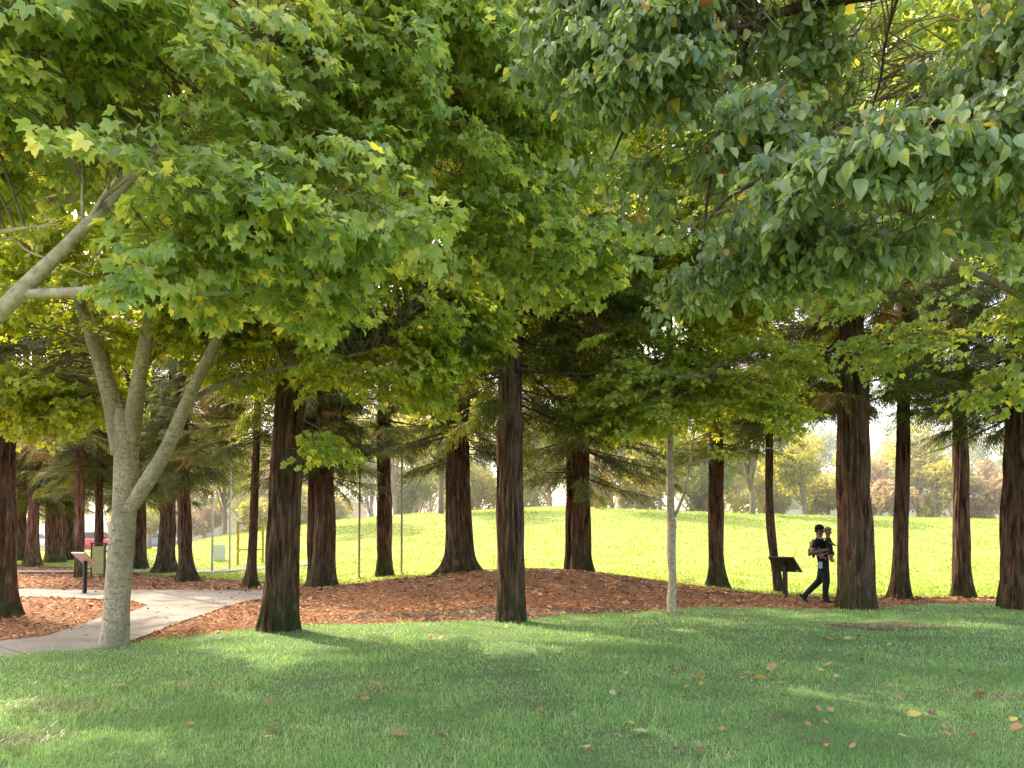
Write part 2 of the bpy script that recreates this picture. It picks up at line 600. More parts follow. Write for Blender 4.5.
a = Acc()
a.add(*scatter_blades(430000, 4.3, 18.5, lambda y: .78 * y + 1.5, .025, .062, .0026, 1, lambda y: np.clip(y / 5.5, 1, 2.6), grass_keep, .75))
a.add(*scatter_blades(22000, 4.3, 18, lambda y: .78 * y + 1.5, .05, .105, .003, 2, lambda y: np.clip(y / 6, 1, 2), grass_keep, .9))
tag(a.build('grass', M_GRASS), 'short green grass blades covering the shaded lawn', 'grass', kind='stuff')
a = Acc()
a.add(*scatter_blades(60000, 4.3, 12, lambda y: .78 * y + 1, .03, .10, .003, 6, lambda y: np.clip(y / 6, 1, 2),
                      lambda x, y: np.min([np.hypot((x - gx_) / (rx_ * 1.5), (y - gy_) / (ry_ * 1.7)) for gx_, gy_, rx_, ry_ in DIRT[1:]], axis=0) + .9 * (vnoise(xy3(x, y, 4), 31) - .5) < 1, 1.6))
tag(a.build('dry_grass', mat_leaf('dry_grass_blade', [(0, (.16, .14, .07)), (.6, (.34, .29, .16)), (1, (.5, .44, .28))], trans=.3, trans_gain=(1.3, 1.2, .8))), 'straw coloured dry grass in the worn lawn spots', 'dry grass', kind='stuff')
a = Acc()
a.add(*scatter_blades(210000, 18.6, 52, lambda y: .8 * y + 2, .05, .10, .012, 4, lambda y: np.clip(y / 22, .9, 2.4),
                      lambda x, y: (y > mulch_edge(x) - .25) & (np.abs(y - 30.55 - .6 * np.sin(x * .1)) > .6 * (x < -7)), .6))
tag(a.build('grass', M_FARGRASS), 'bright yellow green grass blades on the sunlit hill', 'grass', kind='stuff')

# bare soil patches where the lawn has worn away
M_PATCH = mat_ground_like('worn_soil', [(.3, (.045, .033, .022)), (.55, (.11, .085, .055)), (.75, (.20, .16, .105))], 30, .8, .03)
for q, (gx, gy, rx, ry) in enumerate(DIRT[:1]):
    aa = np.linspace(0, 2 * PI, 28, endpoint=False)
    rr = .95 + .5 * (vnoise(np.stack([np.cos(aa) * 2 + q * 5, np.sin(aa) * 2, 0 * aa], -1), 50) - .5)
    poly_object('soil_patch', [(gx + rx * r_ * math.cos(t_), gy + ry * r_ * math.sin(t_)) for t_, r_ in zip(aa, rr)], .026, M_PATCH, 'worn bare soil in the lawn')

# mulch chips
rg = np.random.default_rng(12)
n = 130000
y = 9.0 + (36 - 9.0) * rg.random(n) ** 1.7
x = (rg.random(n) * 2 - 1) * (.74 * y + 1)
k = (y > lawn_edge(x) - .05) & (y < mulch_edge(x) + .15) & (~in_poly(x, y, PATH_W) | (rg.random(n) < .03))
x, y = x[k], y[k]
n = len(x)
z = ground(x, y) + .026 + .02 * rg.random(n)
yaw = rg.random(n) * 2 * PI
d = np.stack([np.cos(yaw), np.sin(yaw), (rg.random(n) - .5) * .8], -1)
s = np.stack([-np.sin(yaw), np.cos(yaw), (rg.random(n) - .5) * .9], -1)
L = (.018 + .05 * rg.random(n) ** 2)[:, None] * np.clip(y / 14, .9, 1.5)[:, None]
W = L * (.2 + .25 * rg.random(n))[:, None]
c = np.stack([x, y, z], -1)
v = np.stack([c - d * L - s * W * .6, c + d * L * .2 - s * W, c + d * L, c - d * L * .3 + s * W], 1).reshape(-1, 3)
i = np.arange(n)[:, None] * 4
a = Acc()
a.add(v, (i + np.array([[0, 1, 2, 3]])))
tag(a.build('mulch', M_CHIP), 'loose reddish bark chips and dry needles on the mulch', 'mulch', kind='stuff')

# ------------------------------------------------------------------ leaf and spray templates
def polar_leaf(pts, centre, curl, fold):
    o = [(r * math.cos(R(t)), r * math.sin(R(t))) for t, r in pts]
    o += [(q[0], -q[1]) for q in o[::-1] if abs(q[1]) > 1e-3]
    v = np.array([(centre, 0)] + o)
    z = fold * np.abs(v[:, 1]) - curl * np.clip(v[:, 0], 0, 1) ** 2
    v = np.column_stack([v, z])
    k = len(o)
    f = np.array([[0, 1 + i, 1 + (i + 1) % k] for i in range(k)])
    return v, f


LEAF_MAPLE_HI = polar_leaf([(0, 1.0), (9, .80), (17, .77), (25, .60), (33, .55), (42, .72), (49, .90), (56, .76), (67, .66), (79, .52), (93, .54), (107, .62), (120, .50), (145, .32), (178, .05)], .22, .22, .16)
LEAF_MAPLE = polar_leaf([(0, 1.0), (17, .74), (32, .54), (49, .88), (76, .52), (106, .60), (145, .32)], .22, .22, .18)
LEAF_MAPLE_LO = polar_leaf([(0, 1.0), (30, .45), (50, .85), (78, .40), (110, .5)], .2, .2, .2)
_ov = [(1.0, 0), (.9, .10), (.74, .245), (.52, .335), (.30, .32), (.12, .19), (.0, .02)]
LEAF_PEAR = polar_leaf([(math.degrees(math.atan2(b, a)), math.hypot(a, b)) for a, b in _ov], .42, .28, .32)


def leaf_geo(tmpl, p, X, N, S):
    tv, tf = tmpl
    X = nrm(X)
    Yv = nrm(np.cross(N, X))
    N = np.cross(X, Yv)
    cz = (.2 + 1.9 * np.random.default_rng(len(p)).random(len(p)))[:, None, None]
    v = p[:, None] + S[:, None, None] * (tv[None, :, 0, None] * X[:, None] + tv[None, :, 1, None] * Yv[:, None] + tv[None, :, 2, None] * cz * N[:, None])
    f = tf[None] + (np.arange(len(p)) * len(tv))[:, None, None]
    return v.reshape(-1, 3), f.reshape(-1, 3)


def spray_template(rg, kind):
    """a leafy twig of unit length along +X: leaf positions, tip directions, normals, sizes, stem lines"""
    pos, tip, nor, siz, stems = [], [], [], [], []
    droop = .16 + .22 * rg.random()

    def axis(t):
        return np.array([t, .06 * math.sin(t * 4 + ph), -droop * t * t])
    ph = rg.random() * 6

    def leaf(p, az, pet):
        a = R(rg.uniform(12, 68)) if kind == 'maple' else R(rg.uniform(20, 80))
        h = np.array([math.cos(az), math.sin(az), 0])
        t = h * math.cos(a) - np.array([0, 0, math.sin(a)])
        nn = np.array([0, 0, math.cos(a)]) + h * math.sin(a) + rg.normal(0, .22, 3)
        q = p + h * pet + np.array([0, 0, rg.normal(0, .015)])
        pos.append(q); tip.append(t); nor.append(nn); siz.append(rg.uniform(.5, 1.3))
    stems.append(np.array([axis(t) for t in np.linspace(0, 1, 5)]))
    if kind == 'maple':
        for t in np.arange(.22, .98, .13):
            for sgn in (-1, 1):
                b = axis(t + rg.normal(0, .02))
                az = sgn * R(rg.uniform(38, 62))
                ln = (.42 * (1 - t) + .10) * rg.uniform(.6, 1.2)
                e = b + ln * np.array([math.cos(az), math.sin(az), -.25 * ln - .05])
                stems.append(np.array([b, (b + e) / 2 + [0, 0, .02], e]))
                k = max(1, int(ln / .11))
                for i in range(1, k + 1):
                    q = b + (e - b) * (i / k)
                    for s2 in (-1, 1):
                        leaf(q, az + s2 * R(rg.uniform(30, 75)), .045)
                leaf(e, az + rg.normal(0, .3), .03)
        leaf(axis(1.), rg.normal(0, .3), .02)
        leaf(axis(.95), .8, .03); leaf(axis(.95), -.8, .03)
    else:
        for t in np.arange(.12, 1.0, .085):
            b = axis(t)
            for q in range(rg.integers(1, 4)):
                leaf(b + rg.normal(0, .02, 3), rg.uniform(-PI, PI) * .75, rg.uniform(.04, .10))
            if rg.random() < .45:
                az = rg.choice([-1, 1]) * R(rg.uniform(35, 75))
                ln = .32 * (1.1 - t) * rg.uniform(.6, 1.3)
                e = b + ln * np.array([math.cos(az), math.sin(az), -.5])
                stems.append(np.array([b, (b + e) / 2 + [0, 0, .03], e]))
                for i in (.4, .7, 1., 1.):
                    leaf(b + (e - b) * i, az + rg.uniform(-1.3, 1.3), .06)
        leaf(axis(1.), 0, .02)
    return dict(p=np.array(pos), t=np.array(tip), n=np.array(nor), s=np.array(siz), st=stems)


_rg = np.random.default_rng(99)
SPRAYS = {k: [spray_template(_rg, k) for _ in range(9)] for k in ('maple', 'pear')}


def rot_from(yaw, pitch, roll):
    """N rotation matrices: roll about X, pitch about Y, yaw about Z"""
    cy, sy, cp, sp, cr, sr = np.cos(yaw), np.sin(yaw), np.cos(pitch), np.sin(pitch), np.cos(roll), np.sin(roll)
    m = np.empty((len(yaw), 3, 3))
    m[:, 0, 0] = cy * cp; m[:, 0, 1] = cy * sp * sr - sy * cr; m[:, 0, 2] = cy * sp * cr + sy * sr
    m[:, 1, 0] = sy * cp; m[:, 1, 1] = sy * sp * sr + cy * cr; m[:, 1, 2] = sy * sp * cr - cy * sr
    m[:, 2, 0] = -sp; m[:, 2, 1] = cp * sr; m[:, 2, 2] = cp * cr
    return m


def thin_tubes(lines, r0, r1, k=3):
    """many short stems of equal point count -> one bundle of triangles. lines (N,n,3)"""
    N, n, _ = lines.shape
    t = nrm(np.gradient(lines, axis=1))
    ref = np.array([.31, .22, .92])
    u = nrm(np.cross(t, ref))
    w = np.cross(t, u)
    a = np.arange(k) / k * 2 * PI
    rr = (r0[:, None] + (r1 - r0)[:, None] * np.linspace(0, 1, n)[None])[:, :, None, None]
    v = lines[:, :, None] + rr * (np.cos(a)[None, None, :, None] * u[:, :, None] + np.sin(a)[None, None, :, None] * w[:, :, None])
    base = (np.arange(N) * n * k)[:, None, None]
    i = (np.arange(n - 1) * k)[None, :, None]
    j = np.arange(k)[None, None]
    j2 = (j + 1) % k
    f = np.stack([base + i + j, base + i + j2, base + i + k + j2, base + i + k + j], -1).reshape(-1, 4)
    return v.reshape(-1, 3), f


SUN_AZ = R(-42)      # measured from +Y towards +X
SUN_EL = R(47)
to_sun = Vector((math.sin(SUN_AZ) * math.cos(SUN_EL), math.cos(SUN_AZ) * math.cos(SUN_EL), math.sin(SUN_EL)))
SUNV = np.array(to_sun)
GAPS = [(*flat_hit(a_, b_), r_) for a_, b_, r_ in [(28, 712, .42), (95, 748, .40), (215, 748, .45), (275, 672, .40), (340, 738, .3), (150, 690, .3), (680, 744, .38), (500, 757, .3), (820, 700, .35), (930, 720, .35), (640, 700, .25)]]


def in_gap(q):  # gaps cut along sun rays, shaped to put light spots on the lawn
    k = np.zeros(len(q), bool)
    for gx_, gy_, r_ in GAPS:
        d = q - np.array([gx_, gy_, 0])
        t = d @ SUNV
        k |= (np.linalg.norm(d - t[:, None] * SUNV, axis=1) < r_ + .08) & (t > 0)
    return k


def crown_mesh(name, origin, blobs, limbs, nspray, kind, leaf, leaf_size, spray_len, seed, mats, noise_s=.9, thr=.42, connect=.5, out_w=.7, twig_r=.006):
    """leaf sprays spread through the crown's volume and tied by thin twigs to its limbs"""
    rg = np.random.default_rng(seed)
    B = np.array([[*P(b[0], b[1], b[2]), b[3], b[4], b[5]] for b in blobs])
    wgt = (B[:, 3] * B[:, 4] * B[:, 5]) ** .75 * np.array([b[6] if len(b) > 6 else 1 for b in blobs])
    pos, ctr = [], []
    cnt = 0
    while cnt < nspray:
        bi = rg.choice(len(B), nspray, p=wgt / wgt.sum())
        u = nrm(rg.normal(size=(nspray, 3))) * (rg.random(nspray) ** (1 / 2.4))[:, None]
        q = B[bi, :3] + u * B[bi][:, [3, 4, 5]]
        kx = (fnoise(q * noise_s, seed + 5, 2) > thr) & ~in_gap(q)
        pos.append(q[kx]); ctr.append(B[bi[kx], :3])
        cnt += kx.sum()
    pos = np.vstack(pos)[:nspray]
    ctr = np.vstack(ctr)[:nspray]
    N = len(pos)
    out = (pos - ctr)
    tr = pos - np.array(origin)
    dirv = nrm(out[:, :2]) * out_w + nrm(tr[:, :2]) * .6
    yaw = np.arctan2(dirv[:, 1], dirv[:, 0]) + rg.normal(0, .6, N)
    L = spray_len * rg.uniform(.65, 1.2, N)
    M = rot_from(yaw, R(8) + rg.normal(0, .22, N), rg.normal(0, .22, N))
    base = pos - .5 * L[:, None] * M[:, :, 0]
    ti = rg.integers(0, len(SPRAYS[kind]), N)
    acc = Acc()
    for k, T in enumerate(SPRAYS[kind]):
        s = ti == k
        if not s.any(): continue
        m, b, l = M[s], base[s], L[s]
        p = b[:, None] + l[:, None, None] * np.einsum('nij,kj->nki', m, T['p'])
        p = p + rg.normal(0, .02, p.shape)
        t = np.einsum('nij,kj->nki', m, T['t']) + rg.normal(0, .18, p.shape)
        nn = np.einsum('nij,kj->nki', m, T['n']) + rg.normal(0, .15, p.shape)
        sz = np.broadcast_to(T['s'][None], p.shape[:2]) * leaf_size * rg.uniform(.85, 1.15, (len(b), 1))
        keep = rg.random(p.shape[:2]) < .93
        acc.add(*leaf_geo(leaf, p[keep], t[keep], nn[keep], sz[keep]), 0)
        for st in T['st']:
            ln = b[:, None] + l[:, None, None] * np.einsum('nij,kj->nki', m, st)
            acc.add(*thin_tubes(ln, np.full(len(b), twig_r * .8), np.full(len(b), twig_r * .4)), 1)
    # branchlets back to the limbs
    if limbs is not None and connect > 0:
        LP = np.vstack(limbs)
        s = np.where(rg.random(N) < connect)[0]
        b = base[s]
        dd = np.linalg.norm(b[:, None] - LP[None], axis=-1) + .4 * np.abs(LP[None, :, 2] - b[:, None, 2])
        dd = dd + rg.random(dd.shape) * .9
        j = dd.argmin(1)
        near = LP[j]
        ok = dd[np.arange(len(j)), j] < 2.3
        b, near, mm = b[ok], near[ok], M[s][ok]
        dist = np.linalg.norm(b - near, axis=1)
        c1 = near + (b - near) * .35 + np.array([0, 0, .12]) * dist[:, None] + rg.normal(0, .06, b.shape)
        c2 = near + (b - near) * .72 + np.array([0, 0, .10]) * dist[:, None] + rg.normal(0, .05, b.shape)
        ln = np.stack([near, c1, c2, b, b + .25 * mm[:, :, 0]], 1)
        acc.add(*thin_tubes(ln, twig_r + .0045 * dist, np.full(len(b), twig_r * .6), 4), 1)
    return acc


def limb_tree(root, limbs, mat, base, n=6, k=10, wob=.25, names=None):
    """each limb (list of (point, radius)) becomes a part; returns the sampled centre lines"""
    lines = []
    for q, lb in enumerate(limbs):
        c, r = spline([p for p, _ in lb], [x for _, x in lb], n)
        v, f = tube_geo(c, r, k, True, wob, 20 + q)
        ac = Acc()
        ac.add(v - base, f, 0, True)
        ac.build('trunk' if q == 0 else 'limb', mat, root)
        lines.append(c)
    return lines


# ------------------------------------------------------------------ TREE: grey maple with forked trunk
def b3(x, y, z):
    return np.array([x, y, z], float)


bx, by = flat_hit(115, 646)
base = b3(bx, by, gz(bx, by))
Yd = by
mk = lambda px, py, dy=0: P(px, py, Yd + dy)
root = thing('maple_tree', 'grey barked maple with mossy trunk forking in three beside the path', 'tree', base)
main = [(base + [-.02, 0, -.15], 0.252), (base + [0, 0, .10], 0.189), (mk(117, 600), 0.172), (mk(122, 540), 0.168), (mk(126, 480), 0.164), (mk(126, 440), 0.160), (mk(122, 420), 0.126), (mk(118, 405), 0.084)]
lim_l = [(mk(119, 455), 0.109), (mk(116, 425), 0.126), (mk(107, 385), 0.113), (mk(93, 338), 0.101), (mk(70, 270, .3), 0.076), (mk(40, 190, .2), 0.050), (mk(10, 90, .6), 0.025)]
lim_m = [(mk(131, 455), 0.101), (mk(133, 420), 0.122), (mk(139, 380), 0.105), (mk(148, 330, -.3), 0.092), (mk(170, 220, -.6), 0.067), (mk(200, 110, -.8), 0.042), (mk(230, 0, -1), 0.025)]
lim_r = [(mk(122, 520), 0.084), (mk(138, 496, -.1), 0.105), (mk(165, 452, -.2), 0.097), (mk(186, 405, -.3), 0.088), (mk(206, 362, -.4), 0.076), (mk(245, 290, -.5), 0.059), (mk(310, 215, -.4), 0.042), (mk(380, 160, -.2), 0.025)]
lim_r2 = [(mk(188, 402, -.3), 0.042), (mk(215, 388, 0), 0.042), (mk(265, 372, .3), 0.034), (mk(330, 360, .4), 0.025), (mk(400, 345, .3), 0.013)]
lim_b = [(mk(110, 400, 0), 0.059), (mk(100, 330, 1.2), 0.059), (mk(60, 250, 2.6), 0.042), (mk(30, 180, 3.6), 0.025)]
lim_b2 = [(mk(140, 375, 0), 0.059), (mk(190, 290, 1.3), 0.059), (mk(260, 200, 2.6), 0.042), (mk(330, 140, 3.6), 0.025)]
lines = limb_tree(root, [main, lim_l, lim_m, lim_r, lim_r2, lim_b, lim_b2], M_MBARK, base, 6, 16, .16)
blobs = [(60, 240, 10.6, 2.0, 2.2, 1.3), (30, 330, 11.5, 1.5, 1.6, .8), (150, 180, 10, 2.0, 2.0, 1.4), (270, 250, 10.4, 1.7, 1.9, 1.2), (360, 300, 11, 1.5, 1.5, 1.0),
         (345, 375, 10.8, .9, 1.0, .5, .8), (245, 340, 11.4, 1.0, 1.3, .6, .8), (420, 220, 11.4, 1.7, 1.7, 1.3), (430, 340, 11.6, .8, 1.0, .5, .8), (410, 385, 11.4, .6, .8, .3, .8), (325, 430, 10.6, .28, .3, .3, 1.6), (235, 385, 11, .5, .6, .25), (60, 400, 11.6, .9, 1, .4, 1.3), (10, 370, 11.4, 1, 1, .5, 1.2), (450, 310, 11.8, 1.1, 1.2, .6, 1.2), (380, 300, 12, 1.3, 1.2, .6, 1.2), (310, 330, 11.2, 1.2, 1.2, .6, 1.2), (400, 350, 11.2, 1.0, 1.0, .5, 1.2), (210, 310, 11.4, 1.2, 1.2, .6), (250, 90, 10.4, 2.2, 2.2, 1.5), (100, 60, 10.5, 2.2, 2.2, 1.5),
         (400, 90, 11, 2.0, 2.0, 1.5), (170, 20, 11.5, 2.5, 2.5, 1.5), (30, 400, 12.0, .9, .9, .45, .8), (300, 20, 11.5, 2.6, 2.5, 1.6), (90, -80, 11.5, 2.6, 2.5, 1.5), (250, -110, 11.5, 3, 2.5, 1.6)]
ac = crown_mesh('crown', base, blobs, lines, 3300, 'maple', LEAF_MAPLE, .080, .85, 11, None, thr=.45, connect=.45)
ac.v[:] = [v - base.astype(np.float32) for v in ac.v]
ac.build('crown', [M_MAPLE2, M_TWIG], root)

# ------------------------------------------------------------------ TREE: near maple reaching in from the left
base = b3(-5.7, 5.4, 0)
root = thing('maple_tree', 'near maple reaching over from the left with big pale green lobed leaves', 'tree', base)
Q = lambda px, py, y: P(px, py, y)
limbs = [[(base + [0, 0, -.15], .24), (base + [.0, 0, .25], .19), (base + [.08, -.02, 1.2], .17), (base + [.1, -.05, 2.4], .15), (base + [.0, .1, 4.2], .11), (base + [-.1, .2, 6.2], .06)],
         [(base + [.06, -.02, 1.1], .10), (base + [.8, -.15, 1.55], .10), (Q(-60, 372, 5.1), .068), (Q(0, 312, 5.0), .057), (Q(45, 267, 5.0), .047), (Q(98, 214, 5.0), .038), (Q(132, 176, 5.05), .030), (Q(190, 110, 5.2), .03), (Q(260, 40, 5.4), .016)],
         [(Q(28, 294, 5.0), .034), (Q(60, 293, 4.95), .033), (Q(105, 290.5, 4.9), .03), (Q(158, 290, 4.9), .028), (Q(230, 291, 5.0), .021), (Q(320, 270, 5.2), .012)],
         [(Q(84, 228, 5.0), .016), (Q(98, 205, 4.95), .015), (Q(112, 184, 4.9), .013), (Q(124, 172, 4.9), .009), (Q(150, 160, 4.9), .005)],
         [(Q(83, 228, 5.0), .010), (Q(82, 200, 5.0), .009), (Q(82, 180, 5.0), .006), (Q(80, 150, 5.0), .004)],
         [(base + [.05, .1, 2.6], .08), (Q(-150, 200, 5.9), .08), (Q(0, 120, 6.2), .07), (Q(160, 50, 6.5), .05), (Q(340, 30, 6.8), .035), (Q(500, 70, 7.1), .02)],
         [(base + [.05, .2, 2.2], .07), (Q(-100, 260, 6.4), .065), (Q(60, 200, 6.8), .05), (Q(240, 150, 7.2), .04), (Q(400, 120, 7.6), .03), (Q(520, 160, 7.8), .018)],
         [(Q(-90, 250, 5.6), .02), (Q(0, 232, 5.4), .016), (Q(25, 228, 5.3), .010), (Q(60, 224, 5.2), .006)],
         [(Q(-80, 300, 5.9), .014), (Q(0, 240, 5.6), .011), (Q(30, 252, 5.4), .008), (Q(90, 276, 5.2), .004)]]
lines = limb_tree(root, limbs, M_MBARK2, base, 6, 10, .18)
blobs = [(60, 40, 4.8, .9, .9, .55), (190, 90, 5.0, .8, .9, .6), (110, 120, 5.0, .6, .8, .35), (230, 200, 4.7, .85, .7, .32), (150, 165, 5.0, .5, .6, .2), (270, 120, 5.3, .8, .8, .45), (290, 210, 5.0, .6, .6, .3),
         (200, 270, 5.0, .5, .55, .18), (340, 50, 5.6, .9, .9, .5), (360, 200, 5.0, .55, .6, .35), (390, 225, 4.9, .35, .4, .22), (450, 60, 6.4, 1.0, 1.0, .6), (430, 150, 6.6, .9, .9, .5),
         (520, 150, 7.4, 1.0, 1.0, .6), (560, 60, 7.6, 1.1, 1.1, .7), (490, 230, 7.2, .8, .8, .45), (-60, 90, 5.4, 1.1, 1.1, .7), (20, -40, 5.2, 1.2, 1.2, .5), (200, -50, 5.4, 1.4, 1.2, .5), (420, -50, 6.4, 1.5, 1.2, .6),
         (300, 290, 5.6, .5, .5, .16), (560, 250, 7.8, .7, .8, .4), (-200, 60, 5.5, 1.4, 1.3, .9), (-120, -150, 5.2, 2, 1.6, .8)]
ac = crown_mesh('crown', base, blobs, lines, 1350, 'maple', LEAF_MAPLE_HI, .071, .66, 21, None, noise_s=1.2, thr=.40, connect=.55, twig_r=.004)
ac.v[:] = [v - base.astype(np.float32) for v in ac.v]
ac.build('crown', [M_MAPLE, M_TWIG], root)

# ------------------------------------------------------------------ TREE: young maple with slender pale trunk
bx, by = flat_hit(671.5, 614)
base = b3(bx, by, gz(bx, by))
Yd = by
mk = lambda px, py, dy=0: P(px, py, Yd + dy)
root = thing('maple_tree', 'young maple with a slender knobbly pale trunk and one low side branch', 'tree', base)
main = [(base + [0, 0, -.1], .105), (base + [0, 0, .2], .088), (mk(672.6, 580), .080), (mk(671.4, 552), .085), (mk(671.8, 523), .096), (mk(671, 517), .076), (mk(670.2, 470), .073), (mk(670, 400), .070), (mk(669, 300), .068), (mk(668, 180), .045), (mk(668, 60), .015)]
limbs = [main, [(mk(673, 519), .035), (mk(679, 507), .034), (mk(685, 490), .028), (mk(690, 466), .022), (mk(693, 440), .014), (mk(700, 410, .1), .007)]]
for q in range(13):
    py = 470 - 26 * q
    az = q * 2.4
    ln = (2.2 - .07 * q)
    s = mk(670, py)
    limbs.append([(s, .022), (s + [math.cos(az) * ln * .35, math.sin(az) * ln * .35, .22], .02), (s + [math.cos(az) * ln * .75, math.sin(az) * ln * .75, .42], .014), (s + [math.cos(az) * ln, math.sin(az) * ln, .42], .006)])
lines = limb_tree(root, limbs, M_WBARK, base, 5, 8, .25)
# knobs on the trunk
blobs = [(670, 400, 14.3, 1.9, 1.8, .55), (620, 360, 14.2, 1.8, 1.6, .65), (730, 370, 14.2, 1.8, 1.6, .8), (740, 425, 13.8, .85, .9, .32), (670, 290, 14.3, 2.4, 2.2, .9), (570, 340, 14.2, .8, .9, .5),
         (720, 250, 14.2, 2.2, 2, 1), (600, 250, 14.2, 2.1, 2, 1), (670, 180, 14.3, 2.3, 2.2, 1.1), (670, 90, 14.3, 1.8, 1.8, 1.2), (640, 420, 14, .9, 1, .3), (590, 300, 15, 1.2, 1.2, .7), (610, 400, 14, .9, 1, .45), (700, 440, 13.8, .6, .8, .25, 1.4), (760, 400, 14, .8, 1, .5, 1.3), (540, 300, 14, 1.0, 1, .7)]
ac = crown_mesh('crown', base, blobs, lines, 1600, 'maple', LEAF_MAPLE_LO, .082, .85, 31, None, thr=.40, connect=.5)
ac.v[:] = [v - base.astype(np.float32) for v in ac.v]
ac.build('crown', [M_MAPLE2, M_TWIG], root)

# ------------------------------------------------------------------ TREE: maple reaching in from the right
base = b3(11.2, 11.0, 0)
root = thing('maple_tree', 'maple reaching in at the right edge behind the oval leaved branches', 'tree', base)
limbs = [[(base + [0, 0, -.15], .25), (base + [0, 0, .3], .19), (base + [.05, 0, 2.2], .17), (base + [0, .1, 4.6], .13), (base + [0, .2, 7.5], .05)],
         [(base + [0, 0, 2.3], .09), (base + [-1.4, .1, 3.4], .07), (Q(1010, 290, 10.8), .05), (Q(900, 250, 10.7), .03), (Q(820, 230, 10.5), .012)],
         [(base + [0, 0, 3.2], .09), (base + [-1.6, -.4, 4.8], .07), (Q(960, 170, 10.4), .05), (Q(830, 110, 10.2), .02)],
         [(base + [0, 0, 2.0], .07), (base + [-1.6, .5, 2.9], .05), (Q(1000, 350, 11.6), .035), (Q(920, 330, 11.8), .012)]]
lines = limb_tree(root, limbs, M_MBARK, base, 6, 10, .18)
blobs = [(1000, 300, 10.8, 1.5, 1.5, .8), (930, 330, 11.4, 1.2, 1.2, .55), (890, 250, 10.8, 1.5, 1.4, .8), (1010, 370, 11, .9, 1, .4), (960, 190, 10.5, 1.8, 1.6, 1), (1080, 240, 10.5, 1.8, 1.8, 1.3), (850, 150, 10.4, 1.6, 1.6, .9),
         (900, 60, 10.6, 2.2, 2, 1.3), (1020, 60, 10.6, 2.2, 2, 1.3), (1120, 100, 11, 2, 2, 1.8), (790, 60, 10.8, 1.6, 1.6, 1), (990, -60, 11, 3, 2.4, 1.5)]
ac = crown_mesh('crown', base, blobs, lines, 1050, 'maple', LEAF_MAPLE, .080, .9, 41, None, thr=.42, connect=.5)
ac.v[:] = [v - base.astype(np.float32) for v in ac.v]
ac.build('crown', [M_MAPLE, M_TWIG], root)

# ------------------------------------------------------------------ TREE: oval-leaved tree hanging in from the right
base = b3(5.4, 3.7, 0)
root = thing('pear_tree', 'near tree with drooping oval grey green leaves hanging from the right', 'tree', base)
limbs = [[(base + [0, 0, -.15], .22), (base + [0, 0, .3], .17), (base + [-.05, 0, 1.8], .15), (base + [-.1, .1, 3.5], .12), (base + [-.1, .2, 6.0], .05)],
         [(base + [-.1, .1, 2.8], .07), (base + [-1.4, .2, 3.9], .06), (Q(1100, -20, 4.2), .05), (Q(900, -10, 4.3), .038), (Q(760, 20, 4.4), .025), (Q(650, 90, 4.4), .012), (Q(610, 160, 4.4), .006)],
         [(base + [-.05, 0, 2.2], .06), (base + [-1.2, .1, 3.0], .05), (Q(1110, 90, 3.9), .042), (Q(980, 110, 3.8), .03), (Q(860, 140, 3.8), .02), (Q(740, 190, 3.9), .010), (Q(700, 230, 3.9), .006)],
         [(Q(900, -10, 4.3), .009), (Q(886, 40, 4.5), .008), (Q(878, 90, 4.7), .007), (Q(850, 170, 4.8), .007), (Q(836, 240, 4.8), .006), (Q(830, 290, 4.8), .005)],
         [(Q(760, 20, 4.4), .02), (Q(735, 80, 4.5), .016), (Q(715, 150, 4.5), .012), (Q(705, 220, 4.5), .008), (Q(700, 280, 4.5), .004)]]
lines = limb_tree(root, limbs, M_DTWIG, base, 6, 9, .25)
blobs = [(640, 60, 4.4, .42, .5, .38), (690, 110, 4.3, .42, .5, .36), (640, 130, 4.5, .28, .4, .25), (720, 190, 4.4, .34, .4, .3), (760, 90, 4.2, .4, .5, .3), (800, 190, 3.9, .38, .4, .2),
         (850, 170, 3.8, .38, .4, .18), (910, 160, 3.7, .4, .4, .17), (980, 150, 3.7, .42, .4, .2), (1040, 130, 3.7, .4, .4, .28), (820, 230, 4.3, .32, .4, .24), (760, 250, 4.6, .26, .35, .28), (700, 270, 4.7, .2, .3, .2),
         (880, 240, 4.1, .28, .35, .16), (960, 60, 4.2, .5, .5, .25, .6), (1010, 20, 4.2, .6, .5, .3), (860, 20, 4.4, .5, .5, .2, .6), (720, 0, 4.4, .6, .5, .3), (620, -40, 4.5, .5, .5, .3), (820, -60, 4.3, .9, .7, .3), (1000, -80, 4, .9, .8, .3),
         (1000, 210, 4.2, .35, .4, .15, .6), (900, 50, 4.7, .5, .5, .3), (955, 95, 4.7, .45, .5, .25), (860, 90, 4.9, .4, .5, .3), (780, 150, 4.6, .4, .5, .3), (690, 190, 4.6, .3, .4, .3), (1010, 70, 4.4, .5, .5, .3), (600, 30, 4.6, .4, .4, .35), (1100, 20, 3.9, .7, .7, .5)]
ac = crown_mesh('crown', base, blobs, lines, 1080, 'pear', LEAF_PEAR, .066, .44, 51, None, noise_s=1.5, thr=.46, connect=.6, twig_r=.003)
ac.v[:] = [v - base.astype(np.float32) for v in ac.v]
ac.build('crown', [M_PEAR, M_TWIG], root)

